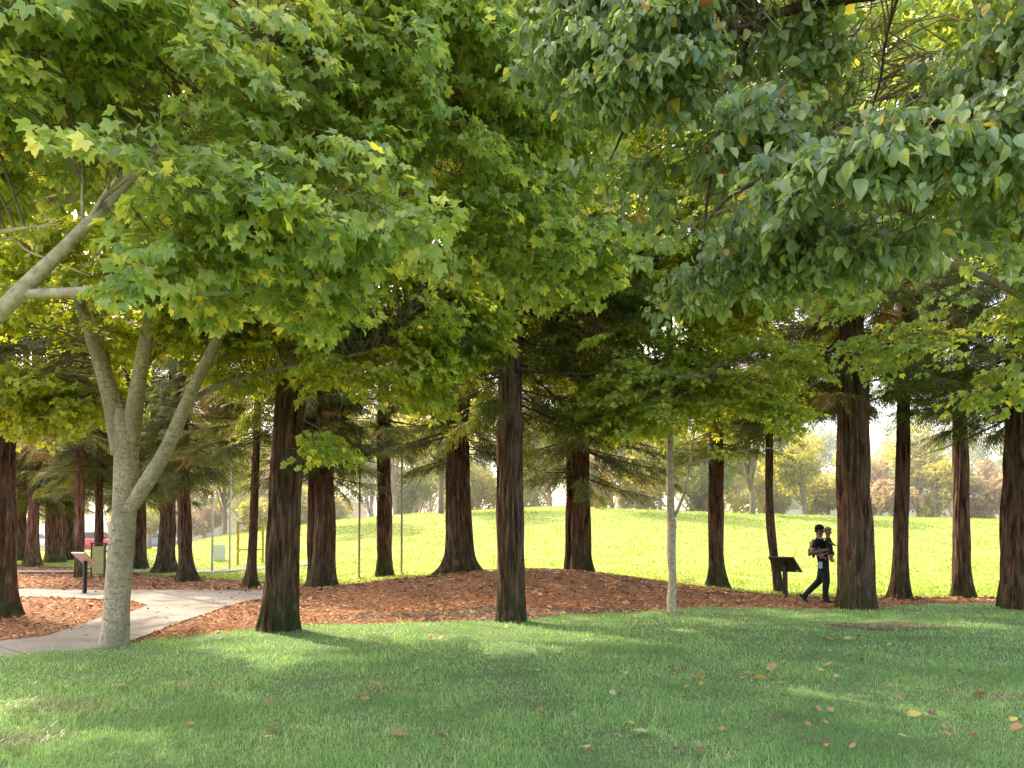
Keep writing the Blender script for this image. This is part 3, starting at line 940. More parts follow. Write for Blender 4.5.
# ------------------------------------------------------------------ REDWOODS
def frond_geo(rg, n=22, L=1.0, w=.016, bl=.30):
    """flat drooping redwood spray along +X made of narrow needle strips"""
    v, f = [], []
    for i in range(n):
        t = .08 + .92 * (i // 2) / (n // 2)
        sgn = -1 if i % 2 else 1
        b = np.array([t * L, 0, -.22 * t * t * L])
        ln = bl * (1.05 - .75 * t) * rg.uniform(.7, 1.25)
        az = sgn * R(rg.uniform(35, 65))
        d = np.array([math.cos(az), math.sin(az), -rg.uniform(.15, .7)])
        d /= np.linalg.norm(d)
        s = nrm(np.cross(d, [0, 0, 1]) + rg.normal(0, .35, 3))
        k = len(v)
        ww = w * rg.uniform(.8, 1.4)
        mid = b + d * ln * .5
        v += [b, mid + s * ww, b + d * ln, mid - s * ww]
        f += [[k, k + 1, k + 2], [k, k + 2, k + 3]]
    return np.array(v), np.array(f)


def redwood_crown(seed, z0, H, rmax, dens_lo=1.0, fine_to=7.5):
    """whorls of sagging boughs; fine fronds low down (seen), coarser high up"""
    rg = np.random.default_rng(seed)
    fine = [frond_geo(rg, 26, 1.0, .013, .30) for _ in range(6)]
    coarse = [frond_geo(rg, 12, 1.3, .06, .5) for _ in range(5)]
    acc = Acc()
    z = z0
    fr = {('f', i): [] for i in range(6)}
    fr.update({('c', i): [] for i in range(5)})
    bl = []
    while z < H - .3:
        low = z < fine_to
        h = (z - z0) / (H - z0)
        az = rg.random() * 2 * PI
        ln = rmax * (1 - h) ** .8 * rg.uniform(.55, 1.1) * (.55 + .45 * min(1, (z - z0) / 1.2 + .3))
        dead = low and z < z0 + 1.0 and rg.random() < .3
        rise = .12 - .42 * rg.random() if low else .1
        p0 = np.array([0, 0, z])
        dx, dy = math.cos(az), math.sin(az)
        t = np.linspace(0, 1, 6)
        side = rg.normal(0, .12)
        line = np.stack([dx * ln * t - dy * side * t * t * ln, dy * ln * t + dx * side * t * t * ln, z + ln * (rise * t - .05 * np.sin(t * PI) - .10 * t * t)], -1)
        bl.append((line, .006 + .009 * ln))
        if not dead:
            nf = max(3, int(ln * (21 if low else 3) * dens_lo))
            for q in range(nf):
                tt = rg.uniform(.2, 1.0)
                c = np.array([np.interp(tt, t, line[:, k]) for k in range(3)])
                yaw = az + rg.choice([-1, 1]) * R(rg.uniform(15, 75)) * (1.15 - tt)
                sc = rg.uniform(.45, .85) * (1.1 - .35 * tt)
                key = ('f', rg.integers(0, 6)) if low else ('c', rg.integers(0, 5))
                fr[key].append((*c, yaw, R(rg.uniform(0, 40)), rg.normal(0, .35), sc))
        z += rg.uniform(.028, .075) if low else rg.uniform(.15, .30)
    for (kd, i), lst in fr.items():
        if not lst: continue
        q = np.array(lst)
        v, f = (fine if kd == 'f' else coarse)[i]
        M = rot_from(q[:, 3], q[:, 4], q[:, 5])
        vv = q[:, None, :3] + q[:, 6, None, None] * np.einsum('nij,kj->nki', M, v)
        acc.add(vv.reshape(-1, 3), (f[None] + (np.arange(len(q)) * len(v))[:, None, None]).reshape(-1, 3), 0)
    ln = np.array([b for b, _ in bl])
    acc.add(*thin_tubes(ln, np.array([r for _, r in bl]), np.full(len(bl), .004), 4), 1)
    return acc.mesh('crown', [M_NEEDLE, M_DTWIG])


CROWNS = [redwood_crown(100 + q, z0, 17, rm) for q, (z0, rm) in enumerate([(3.7, 2.7), (4.0, 2.4), (3.5, 2.7), (4.3, 2.5)])]
# the farther ones keep foliage lower down
CROWNS_LOW = [redwood_crown(200 + q, z0, 15, rm, .8, 8.5) for q, (z0, rm) in enumerate([(3.0, 2.6), (3.5, 2.4), (3.9, 2.4)])]
CROWNS_DARK = [redwood_crown(300 + q, z0, 16, rm, .9, 9) for q, (z0, rm) in enumerate([(2.7, 3.0), (3.1, 2.8)])]
REDG = 'redwood trees of the grove'


def redwood(px, py, w, px4, Y=None, label='', flare=.55, crown=None, yaw=0, H=18, mat=M_BARK, fork=None, low=0.0, nseg=48, curve=0.0):
    """px,py pixel of the foot; w width in pixels of the clear trunk; px4 where it crosses row 430"""
    if Y is None:
        x, Y = flat_hit(px, py)
        for _ in range(8):
            zc = gz(x, Y)
            yy = (CAMZ - zc) * F / max(py - HORIZON, 1)
            Y = Y * .5 + .5 * (yy * (F / (F)))
            x = P(px, py, Y)[0]
    x = P(px, py, Y)[0]
    base = b3(x, Y, gz(x, Y))
    r0 = w / 2 * Y / F * .985
    top = P(px4, 430, Y)
    lean = (top[0] - x) / max(top[2] - base[2], .5)
    root = thing('redwood_tree', label, 'tree', base, 0, REDG)
    zz = np.concatenate([[-.25, -.1], np.linspace(0, .9, 13), np.linspace(1.0, 6.5, 46), np.linspace(7, H, 18)])
    th = np.arange(nseg) / nseg * 2 * PI
    Z, T = np.meshgrid(zz, th, indexing='ij')
    sd = abs(int(px * 7 + py * 13)) + 1
    rr = r0 * (1.04 - .80 * np.clip(Z, 0, H) / H) * (1 + flare * np.exp(-np.clip(Z, 0, 9) / .32) * (.25 + 1.5 * vnoise(np.stack([np.cos(T) * 2.2 + 9, np.sin(T) * 2.2 + 9, .3 * Z], -1), sd)))
    furrow = vnoise(np.stack([np.cos(T) * 5.0 + 40 + .35 * np.sin(Z * 1.3), np.sin(T) * 5.0 + 40 + .3 * np.cos(Z * 1.7), Z * .6 + 40], -1), sd + 1)
    fine = vnoise(np.stack([np.cos(T) * 9 + 40, np.sin(T) * 9 + 40, Z * 1.1 + 40], -1), sd + 2)
    rr = rr * (1 + .38 * (np.abs(furrow - .5) * 2 - .45) + .10 * (fine - .5)) * (1 + .08 * (vnoise(np.stack([np.cos(T) + 3, np.sin(T) + 3, Z * .5 + 3], -1), sd + 4) - .5))
    bend = curve * np.sin(np.clip(Z, 0, 4) / 4 * PI)
    ac = Acc()
    vv = np.stack([rr * np.cos(T) + lean * Z + bend, rr * np.sin(T), Z], -1).reshape(-1, 3)
    n = len(zz)
    i = np.arange(n - 1)[:, None] * nseg
    j = np.arange(nseg)[None]
    j2 = (j + 1) % nseg
    ac.add(vv, np.stack([i + j, i + j2, i + nseg + j2, i + nseg + j], -1).reshape(-1, 4), 0, True)
    ac.build('trunk', mat, root)
    if crown is not None:
        o = bpy.data.objects.new('crown', crown)
        COL.objects.link(o)
        o.parent = root
        o.rotation_euler = (0, math.atan(lean), yaw)
        o.scale = (1, 1, H / 17.0)
        o.location = (0, 0, low)
    return root


C, CL, CD = CROWNS, CROWNS_LOW, CROWNS_DARK
redwood(-6, 616, 38, -4, None, 'massive redwood cut off by the left edge, flared base in the mulch', .35, C[0], .3)
redwood(278, 630, 34, 289, None, 'thick redwood at the lawn edge with dark mossy base, first right of the path', .28, C[1], 1.2, nseg=64)
redwood(511, 622, 27.5, 510.5, None, 'straight redwood at the lawn edge in the middle, blackened bark at its foot', .12, C[2], 2.0, nseg=64)
redwood(856, 609, 33, 853, None, 'tall broad redwood the walking man is about to pass behind', .12, C[3], .7, nseg=64)
redwood(1026, 609, 44, 1027, None, 'broad redwood trunk cut by the right edge of the view', .15, C[0], 2.6, nseg=64)
redwood(324, 587, 21, 324, 22.6, 'redwood with a pale grooved bark close behind the thick mossy one', .5, CL[0], .5)
redwood(314, 586, 13, 315, 23.3, 'darker slim redwood half hidden by the pale grooved trunk', .3, CL[1], 1.5)
redwood(383.5, 580, 15, 384, 24.5, 'slim dark redwood behind the mulch mound between two thin poles', .3, CL[2], 2.2)
redwood(459, 577, 26, 458, 21.0, 'redwood with a wide flared root base on top of the mulch mound', .85, CL[0], 3.0)
redwood(581, 576, 19, 580, 21.4, 'redwood on the mound crest with a drooping dark spray around it', .25, CD[0], .4, low=-.2)
redwood(570, 575, 11, 572, 21.9, 'narrow dark stem joined against the mound crest redwood', .2, None, 1.4)
redwood(716, 588, 16, 716, None, 'redwood with a knotted lit foot behind the slender pale tree', .7, CL[1], .9)
redwood(779.5, 596, 8.5, 769, 19.9, 'thin curved redwood behind the dark sign panel', .5, C[1], 1.9, curve=-.11)
redwood(900, 599, 14.5, 903, None, 'redwood with spreading roots, first to the right of the man', .8, C[3], 2.4, low=.3)
redwood(961.5, 597.5, 15, 960.5, None, 'redwood with clean straight trunk, second from the right edge', .5, C[1], .2, low=.5)
# the grove beyond the path
redwood(251, 587, 8, 257, None, 'slim flared redwood standing before the yellow frame', 1.2, CL[2], .7)
redwood(165, 573, 15, 172, None, 'redwood leaning right, left one of a close pair past the path', 1.0, CD[1], 1.0)
redwood(186, 581, 13.5, 182, None, 'redwood with flared foot, right one of a close pair past the path', .85, CL[0], 2.0)
redwood(140, 569, 12, 140, None, 'small dark redwood just right of the grey forked maple', .35, CD[0], .2)
redwood(99, 570, 8, 99, 29.0, 'dark narrow redwood just left of the grey forked maple', .3, CD[1], 3.0)
redwood(80, 578, 9, 80, None, 'reddish slim redwood standing behind the angled sign', .3, CL[1], 1.1, mat=M_BARK2)
redwood(54.5, 563, 17, 55, 36.0, 'broad grey grooved redwood in the grove left of the angled sign', .2, CD[0], .9, mat=M_BARK2)
redwood(70, 563, 12, 70, 38.0, 'dark redwood squeezed behind the broad grey grooved one', .2, CD[1], 1.9)
redwood(33, 566, 11.5, 35, None, 'brown redwood leaning beside a greenish twin in the far left grove', .6, CL[0], 2.8, mat=M_BARK2)
redwood(20, 566, 9, 24, 38.5, 'greenish slim redwood twin in the far left grove', .5, CD[0], 2.1)

# ------------------------------------------------------------------ distant trees
def far_crown(seed, rx, rz, zc, n, leaf=.28, ragged=.5):
    rg = np.random.default_rng(seed)
    nb = 9
    c = nrm(rg.normal(size=(nb, 3))) * rg.uniform(.25, .8, (nb, 1)) * [rx, rx, rz]
    rb = rg.uniform(.3, .55, nb)
    bi = rg.integers(0, nb, n)
    q = c[bi] + nrm(rg.normal(size=(n, 3))) * (rg.random(n) ** .45)[:, None] * rb[bi][:, None] * [rx, rx, rz]
    q = q[fnoise(q * (1.2 / max(rx, .5)) * 2 + 50, seed, 2) > .38]
    q[:, 2] += zc
    n = len(q)
    X = nrm(rg.normal(size=(n, 3)) + [0, 0, -.6])
    N = rg.normal(size=(n, 3)) + [0, 0, .5]
    tv = np.array([[0, 0, 0], [.4, .32, .05], [1, 0, 0], [.45, -.3, .05]])
    tf = np.array([[0, 1, 2], [0, 2, 3]])
    return leaf_geo((tv, tf), q, X, N, leaf * rg.uniform(.6, 1.3, n)), c + [0, 0, zc]


far_list = [  # px, Y, height, crown radius, material, label, trunk low
    (150, 62, 8, 2.6, 1), (205, 66, 9, 3.0, 0), (245, 72, 10, 3.2, 0), (285, 66, 8.5, 3, 2), (330, 74, 11, 3.4, 0), (372, 66, 9, 3, 1), (415, 72, 11, 3.5, 1), (450, 64, 9, 2.8, 0), (480, 80, 14, 4.2, 3),
    (535, 68, 10, 3.2, 0), (575, 82, 15, 4.4, 1), (612, 66, 9, 3.0, 0), (640, 78, 12, 3.6, 3), (690, 66, 8, 3, 0), (735, 74, 9, 3.4, 0), (775, 68, 8, 3, 1), (815, 80, 10, 3.4, 3), (848, 70, 7, 2.6, 0),
    (918, 62, 7.2, 2.5, 0), (955, 82, 12, 3.6, 3), (892, 84, 11, 3.4, 3), (990, 66, 5.6, 2.4, 2), (1035, 74, 12, 3.8, 1), (1075, 66, 9, 3, 0), (872, 64, 4.8, 2.0, 2), (110, 74, 11, 3.6, 1), (60, 70, 10, 3.4, 0), (10, 76, 12, 4, 1), (-50, 70, 11, 4, 3),
    (230, 92, 16, 5, 3), (350, 96, 18, 5.5, 3), (520, 98, 19, 5.5, 3), (700, 96, 15, 5, 3), (800, 100, 16, 5.2, 3), (430, 90, 16, 5, 2), (160, 90, 15, 5, 3)]
far_list += [(px_, Y_, H_, r_, m_, .15) for px_, Y_, H_, r_, m_ in [(140, 58, 3.4, 2.2, 0), (190, 60, 3.0, 2.2, 2), (262, 60, 3.6, 2.4, 0), (318, 62, 4.2, 2.4, 0), (400, 63, 4.6, 2.4, 1), (470, 62, 4.8, 2.4, 0), (525, 64, 5.2, 2.6, 0), (590, 62, 5.0, 2.4, 2), (640, 64, 5.2, 2.6, 0), (705, 62, 4.8, 2.4, 1), (765, 64, 5.0, 2.6, 0), (828, 62, 4.4, 2.4, 0), (880, 61, 3.6, 2.0, 2), (935, 60, 4.6, 2.2, 0), (985, 60, 3.8, 2.0, 2), (1040, 62, 4.6, 2.4, 0)]]
far_list += [(597, 47.0, 8.5, 2.9, 1, 3.0), (441, 46.5, 8.0, 2.7, 0, 3.2), (752, 47.5, 8.0, 2.9, 0, 3.2), (322, 44, 7.5, 2.7, 0, 3.0), (395, 58, 8, 2.6, 0, 2.6), (660, 58, 7.5, 2.6, 0, 2.0), (718, 57, 7, 2.5, 1, 1.8), (805, 58, 6, 2.6, 0, 1.2), (550, 58, 7, 2.6, 0, 2.0), (225, 52, 8, 2.4, 0, 2.6)]
kind_name = ['yellow leaved', 'light green', 'rusty brown', 'pale grey green']
for q, (px, Y, H, rad, mi, *low_) in enumerate(far_list):
    low_ = low_[0] if low_ else 1.3
    x = (px - 512) / F * Y / CP * 1.0
    x = P(px, 500, Y)[0]
    base = b3(x, Y, gz(x, Y) - .05)
    if px < 110: where = 'in the far left behind the redwood grove'
    elif px < 300: where = 'beyond the lawn left of the thick mossy redwood'
    elif px < 500: where = 'beyond the hill crest left of the middle redwood'
    elif px < 690: where = 'beyond the hill crest around the mound redwood'
    elif px < 850: where = 'beyond the hill crest behind the walking man'
    else: where = 'in front of the white building at right'
    far = Y > 85
    lab = ('tall ' if far else 'slim trunked ' if q >= 52 else 'low bushy ' if q >= 36 else '') + kind_name[mi] + ' hazy tree ' + where
    H *= 1.25; rad *= 1.15
    root = thing('hazy_tree', lab, 'tree', base, 0, 'hazy trees ' + where)
    ac = Acc()
    (v, f), cl = far_crown(700 + q, rad, (H - low_) / 2 * .97, low_ + .2 + (H - low_) / 2, 8000 if not far else 7000, .30 if not far else .45)
    ac.add(v, f)
    ac.build('crown', M_FAR[mi], root)
    ac = Acc()
    rg = np.random.default_rng(q)
    top = b3(rg.normal(0, .3), 0, H * .75)
    c_, r_ = spline([b3(0, 0, -.2), b3(0, 0, 1.5), top * .6, top], [.20, .15, .1, .03], 5)
    ac.add(*tube_geo(c_, r_, 7), 0, True)
    for e in cl:
        s = b3(top[0] * .4, 0, 1.4 + rg.random() * 1.6)
        c_, r_ = spline([s, s * .4 + np.array(e) * .6 + [0, 0, -.3], e], [.08, .05, .015], 4)
        ac.add(*tube_geo(c_, r_, 5), 0, True)
    ac.build('trunk', M_FBARK, root)

# ------------------------------------------------------------------ distant buildings
M_WHITEWALL = mat_plain('white_render', (.78, .76, .74), .8, .2, .06, 1.5)
M_PINKWALL = mat_plain('pink_render', (.62, .48, .44), .85, .2, .08, 1.5)
M_GREYWALL = mat_plain('grey_render', (.55, .55, .56), .8, .2, .06, 1.5)
m = Mat('window_glass')
M_GLASS = m.done(m.pbsdf(m.ramp(m.noise(m.coord(), .6, 2), [(.3, (.16, .22, .20)), (.7, (.30, .36, .33))]), .08, .6))


def part_box(name, c, s, mat, parent, bev=0, rot=None):
    ac = Acc()
    ac.add(*box_geo(c, s, rot, bev))
    return ac.build(name, mat, parent)


def building(label, x0, x1, Y, depth, H, wallm, nwin, storeys, columns, rz=0):
    zb = gz((x0 + x1) / 2, Y) - .3
    L = x1 - x0
    root = thing('office_building', label, 'building', ((x0 + x1) / 2, Y, zb), rz)
    part_box('wall', (0, depth / 2, H / 2), (L, depth, H), wallm, root)
    part_box('roof', (0, depth / 2 - .5, H + .2), (L + 1.6, depth + 2.2, .4), M_WHITEWALL, root, .05)
    sh = H / storeys
    for s in range(storeys):
        for w in range(nwin):
            cx = -L / 2 + L * (w + .5) / nwin
            ww, wh = L / nwin * .72, sh * .58
            fr = part_box('window', (cx, -.04, sh * s + sh * .52), (ww + .2, .1, wh + .2), M_WHITEWALL, root)
            part_box('pane', (cx, -.10, sh * s + sh * .52), (ww, .04, wh), M_GLASS, fr)
    if columns:
        for w in range(columns + 1):
            cx = -L / 2 + L * w / columns
            part_box('column', (cx, -1.2, H / 2), (.35, .35, H), M_WHITEWALL, root, .03)
    return root


building('white two storey building with columns beyond the hill at the right', 31, 70, 92, 12, 6.2, M_WHITEWALL, 10, 2, 10)
building('taller pale grey block with windows behind the far right tree', 55.5, 68, 88, 3.2, 9.2, M_GREYWALL, 4, 3, 0)
building('low pink walled building behind the yellow frame', -46, -18, 88, 8, 5.2, M_PINKWALL, 8, 1, 0)

# ------------------------------------------------------------------ cars
M_TYRE = mat_plain('tyre_rubber', (.02, .02, .02), .9, .1, .2)
M_RIM = mat_plain('rim_metal', (.45, .45, .47), .35, .5, .1, metal=.8)
M_CARGLASS = mat_plain('car_glass', (.04, .05, .06), .08, .6, .1)
M_LAMP = mat_plain('lamp_lens', (.8, .8, .75), .2, .6, .1)
M_TAIL = mat_plain('tail_lens', (.35, .02, .02), .2, .6, .1)


def car_paint(name, col):
    m = Mat(name)
    p = m.n('ShaderNodeBsdfPrincipled')
    p.inputs['Base Color'].default_value = (*col, 1)
    p.inputs['Roughness'].default_value = .3
    p.inputs['Coat Weight'].default_value = .6
    return m.done(p.outputs[0])


def loft(prof_w):
    """cross-sections (x, [(y,z)...]) joined into a closed body"""
    n = len(prof_w[0][1])
    v = np.array([(x, y, z) for x, sec in prof_w for y, z in sec])
    f = []
    for s in range(len(prof_w) - 1):
        for i in range(n):
            j = (i + 1) % n
            f.append((s * n + i, s * n + j, (s + 1) * n + j, (s + 1) * n + i))
    ff = [list(q) for q in f]
    tri = np.concatenate([np.array(ff)[:, [0, 1, 2]], np.array(ff)[:, [0, 2, 3]]])
    caps = [[0, i + 1, i] for i in range(1, n - 1)] + [[(len(prof_w) - 1) * n, (len(prof_w) - 1) * n + i, (len(prof_w) - 1) * n + i + 1] for i in range(1, n - 1)]
    return v, np.vstack([tri, caps])


def make_car(label, x, Y, rz, paint):
    root = thing('parked_car', label, 'car', (x, Y, gz(x, Y) + .03), rz, 'cars parked beyond the grove')
    xs = [-2.2, -2.12, -1.6, -.8, 0, .8, 1.6, 2.1, 2.2]
    lo = [.45, .3, .26, .26, .26, .26, .26, .3, .45]
    hi = [.80, .98, 1.0, 1.0, .98, .96, .90, .76, .6]
    w = [.72, .84, .88, .9, .9, .9, .88, .82, .68]
    ac = Acc()
    ac.add(*loft([(a_, [(-c_, l_), (-c_ * 1.02, (l_ + h_) / 2), (-c_ * .93, h_), (c_ * .93, h_), (c_ * 1.02, (l_ + h_) / 2), (c_, l_)]) for a_, l_, h_, c_ in zip(xs, lo, hi, w)]), 0, True)
    xr = [-1.9, -1.45, -.9, 0, .35, 1.15]
    hr = [1.0, 1.32, 1.44, 1.45, 1.42, .97]
    ac.add(*loft([(a_, [(-.84, .94), (-.68, h_), (.68, h_), (.84, .94)]) for a_, h_ in zip(xr, hr)]), 0, True)
    ac.build('body', paint, root)
    for s in (-1, 1):
        for x0, x1 in ((-1.35, -.5), (-.42, .5)):
            ac = Acc()
            ac.add([(x0, s * .825, 1.0), (x1 + (.25 if x1 > 0 else 0), s * .825, 1.0), (x1 - .02, s * .712, 1.36), (x0 + .15, s * .712, 1.36)], [[0, 1, 2, 3]])
            ac.build('window', M_CARGLASS, root)
    for nm, q in (('windscreen', [(.52, -.62, 1.385), (.52, .62, 1.385), (1.1, .74, 1.02), (1.1, -.74, 1.02)]), ('rear_window', [(-1.42, -.6, 1.35), (-1.42, .6, 1.35), (-1.86, .74, 1.05), (-1.86, -.74, 1.05)])):
        ac = Acc()
        ac.add(np.array(q) + [.03 if nm[0] == 'w' else -.03, 0, .02], [[0, 1, 2, 3]])
        ac.build(nm, M_CARGLASS, root)
    for wx in (-1.35, 1.35):
        for s in (-1, 1):
            ac = Acc()
            ac.add(*tube_geo(np.array([(wx, s * .70, .32), (wx, s * .90, .32), (wx, s * .915, .32)]), [.32, .32, .26], 20))
            wh = ac.build('wheel', M_TYRE, root)
            ac = Acc()
            ac.add(*tube_geo(np.array([(wx, s * .88, .32), (wx, s * .925, .32)]), [.2, .18], 14))
            ac.build('rim', M_RIM, wh)
    for s in (-1, 1):
        part_box('headlight', (2.12, s * .62, .66), (.12, .3, .13), M_LAMP, root, .03)
        part_box('tail_light', (-2.14, s * .66, .82), (.1, .26, .15), M_TAIL, root, .03)


PX = lambda px, Y: P(px, 540, Y)[0]
make_car('red car seen between trunks left of the grey maple', PX(93, 52), 52, .1, car_paint('red_paint', (.55, .02, .03)))
make_car('white car parked behind the red car', PX(91, 68), 68, .05, car_paint('white_paint', (.75, .76, .78)))
make_car('pale blue car seen between the maple and the redwood pair', PX(156, 64), 64, .15, car_paint('blue_paint', (.28, .36, .55)))
make_car('silver car in the far left gap between redwood trunks', PX(42, 62), 62, 0, car_paint('silver_paint', (.55, .6, .66)))

# ------------------------------------------------------------------ signs, poles, frame
M_BLACK = mat_plain('black_metal', (.016, .016, .017), .45, .4, .15)
M_BROWNM = mat_plain('dark_brown_metal', (.05, .04, .035), .5, .4, .15)
M_PANELBACK = mat_plain('panel_underside', (.42, .30, .26), .6, .3, .1)
M_STICK = mat_plain('white_sticker', (.8, .8, .8), .5, .3, .05)
M_POLE = mat_plain('galvanised_pole', (.62, .61, .57), .45, .4, .1, metal=.2)
M_TANPOLE = mat_plain('tan_pole', (.42, .36, .27), .6, .3, .1)
M_YELLOW = mat_plain('yellow_paint', (.62, .44, .05), .5, .4, .12)
M_OLIVE = mat_plain('olive_board', (.34, .33, .11), .6, .3, .12)
M_WBOARD = mat_plain('white_board', (.82, .83, .78), .5, .3, .04)


def slab(corner, W, H, th):
    """thin board from its top-left corner, width vector and down vector"""
    corner, W, H = map(np.array, (corner, W, H))
    n = nrm(np.cross(W, H)) * th
    q = [corner, corner + W, corner + W + H, corner + H]
    v = np.array(q + [a_ + n for a_ in q])
    f = np.array([[0, 1, 2, 3], [7, 6, 5, 4], [0, 4, 5, 1], [1, 5, 6, 2], [2, 6, 7, 3], [3, 7, 4, 0]])
    return v, f


def panel_sign(label, px, py, corner_px, W, H, post_top, mat_face, mat_back, mat_post, pw=.10, mark=None):
    x, Y = flat_hit(px, py)
    base = b3(x, Y, gz(x, Y))
    root = thing('interpretive_sign', label, 'sign', base)
    W, H = np.array(W, float), np.array(H, float)
    mid = b3(0, 0, 0)
    cz = P(corner_px[0], corner_px[1], Y)
    # the middle of the board sits over the post
    c = np.array([-(W[0] + H[0]) / 2, -(W[1] + H[1]) / 2, cz[2] - base[2]])
    ac = Acc()
    ac.add(*slab(c, W, H, .035))
    pn = ac.build('panel', mat_back, root)
    up = nrm(np.cross(W, H))
    if up[2] < 0: up = -up
    ac = Acc()
    off = up * .040 if np.dot(np.cross(W, H), up) > 0 else up * .006
    ac.add(*slab(c + off + W * .06 + H * .06, W * .88, H * .88, .004))
    ac.build('printed_face', mat_face, pn)
    tz = c[2] + H[2] / 2 - .02
    ac = Acc()
    ac.add(*box_geo((0, 0, tz / 2 - .05), (pw, pw, tz + .1), rotz(math.atan2(W[1], W[0])), .008))
    ac.build('post', mat_post, root)
    ac = Acc()
    ac.add(*box_geo((0, 0, .01), (.24, .24, .025), rotz(math.atan2(W[1], W[0])), .004))
    ac.build('base_plate', mat_post, root)
    if mark is not None:
        ac = Acc()
        dn = -up
        o2 = dn * (.004 if np.dot(np.cross(W, H), up) > 0 else .040)
        ac.add(*slab(c + W * mark[0] + H * mark[1] + o2, W * .10, H * .10, .002))
        ac.build('sticker', M_STICK, pn)
    return root


panel_sign('dark slanted sign panel on one post beside the walking man', 785.5, 598, (770.3, 557.5), (.46, -.43, 0), (.34, .36, -.36), .8, M_BROWNM, M_BLACK, M_BLACK, .095, (.80, .84))
panel_sign('angled sign on a post seen nearly edge on by the left path', 84.5, 593.5, (73.6, 553), (.50, -.30, 0), (.22, .36, -.37), .8, M_BROWNM, M_PANELBACK, M_BLACK, .085)

x, Y = P(98, 569, 26.5)[0], 26.5
root = thing('notice_board', 'olive green upright board behind the angled sign by the maple', 'sign', (x, Y, gz(x, Y)))
bd = part_box('board', (0, 0, .62), (.40, .05, .95), M_OLIVE, root, .01)
for s in (-1, 1):
    part_box('post', (s * .23, 0, .58), (.05, .06, 1.2), M_BROWNM, root, .008)
part_box('cap', (0, 0, 1.20), (.56, .09, .04), M_BROWNM, root, .01)


def pole(px, py, Y, H, r, mat, label):
    x = P(px, py, Y)[0]
    z = gz(x, Y)
    root = thing('pole', label, 'pole', (x, Y, z), 0, 'thin upright poles')
    ac = Acc()
    ac.add(*tube_geo(np.array([(0, 0, -.1), (0, 0, H * .5), (0, 0, H)]), [r, r, r * .85], 10), 0, True)
    ac.build('shaft', mat, root)
    ac = Acc()
    ac.add(*sphere_geo((0, 0, H + r * 1.2), (r * 1.7, r * 1.7, r * 1.7), 10, 8), 0, True)
    ac.build('finial', mat, root)
    ac = Acc()
    ac.add(*tube_geo(np.array([(0, 0, -.05), (0, 0, .06), (0, 0, .10)]), [r * 2.2, r * 2.2, r * 1.2], 12), 0)
    ac.build('base', mat, root)


pole(212, 573, 29.5, 4.75, .042, M_POLE, 'taller whitish pole past the path, left of the white panel')
pole(229.5, 573, 29.8, 4.1, .036, M_POLE, 'shorter whitish pole past the path, right of the white panel')
pole(359, 583, 24.2, 4.7, .034, M_TANPOLE, 'tan pole left of the slim dark redwood on the sunny lawn')
pole(401.5, 581, 24.6, 4.7, .034, M_TANPOLE, 'tan pole right of the slim dark redwood on the sunny lawn')

x, Y = P(250.5, 545, 32.2)[0], 32.2
root = thing('exercise_frame', 'yellow and orange timber goal frame standing on the sunlit lawn', 'frame', (x, Y, gz(x, Y)))
for s in (-1, 1):
    part_box('post', (s * .52, 0, .78), (.09, .09, 1.80), M_YELLOW, root, .015)
part_box('crossbar', (0, 0, 1.72), (1.13, .095, .095), M_YELLOW, root, .015)
part_box('lower_rail', (0, 0, .62), (.94, .04, .06), M_YELLOW, root, .01)
ac = Acc()
ac.add(*box_geo((.02, -.06, 1.48), (.16, .06, .36), None, .02))
ac.build('bracket', M_BLACK, root)

x, Y = P(219, 552, 34)[0], 34.0
root = thing('white_panel', 'small square white panel on the lawn between the two whitish poles', 'sign', (x, Y, gz(x, Y)))
zc = P(219, 552.5, 34)[2] - gz(x, Y)
part_box('board', (0, 0, zc), (.56, .03, .66), M_WBOARD, root, .008)
for s in (-1, 1):
    part_box('post', (s * .22, .04, (zc + .2) / 2), (.04, .04, zc + .4), M_POLE, root)

# ------------------------------------------------------------------ people
M_SKIN = mat_plain('skin', (.25, .135, .09), .55, .35, .08)
M_CSKIN = mat_plain('child_skin', (.22, .115, .075), .55, .35, .08)
M_SHIRT = mat_plain('black_cotton', (.012, .012, .014), .9, .15, .3, 30)
M_JEANS = mat_plain('dark_denim', (.020, .022, .024), .9, .15, .3, 40)
M_SHOE = mat_plain('dark_shoe', (.018, .017, .017), .6, .3, .2)
M_CAP = mat_plain('black_cap', (.010, .010, .011), .85, .2, .2)
M_HAIR = mat_plain('dark_hair', (.02, .014, .010), .7, .3, .3, 40)
M_BAG = mat_plain('olive_canvas', (.16, .15, .11), .85, .2, .2, 20)
M_STRAP = mat_plain('pale_strap', (.36, .35, .31), .8, .2, .1)
M_BLUE = mat_plain('pale_blue_cloth', (.33, .50, .62), .8, .2, .12, 30)
M_CHSHIRT = mat_plain('navy_cotton', (.02, .024, .034), .9, .15, .3, 30)
M_WSHOE = mat_plain('white_shoe', (.75, .74, .72), .6, .3, .05)
M_EYE = mat_plain('eye', (.02, .015, .012), .2, .5, .1)


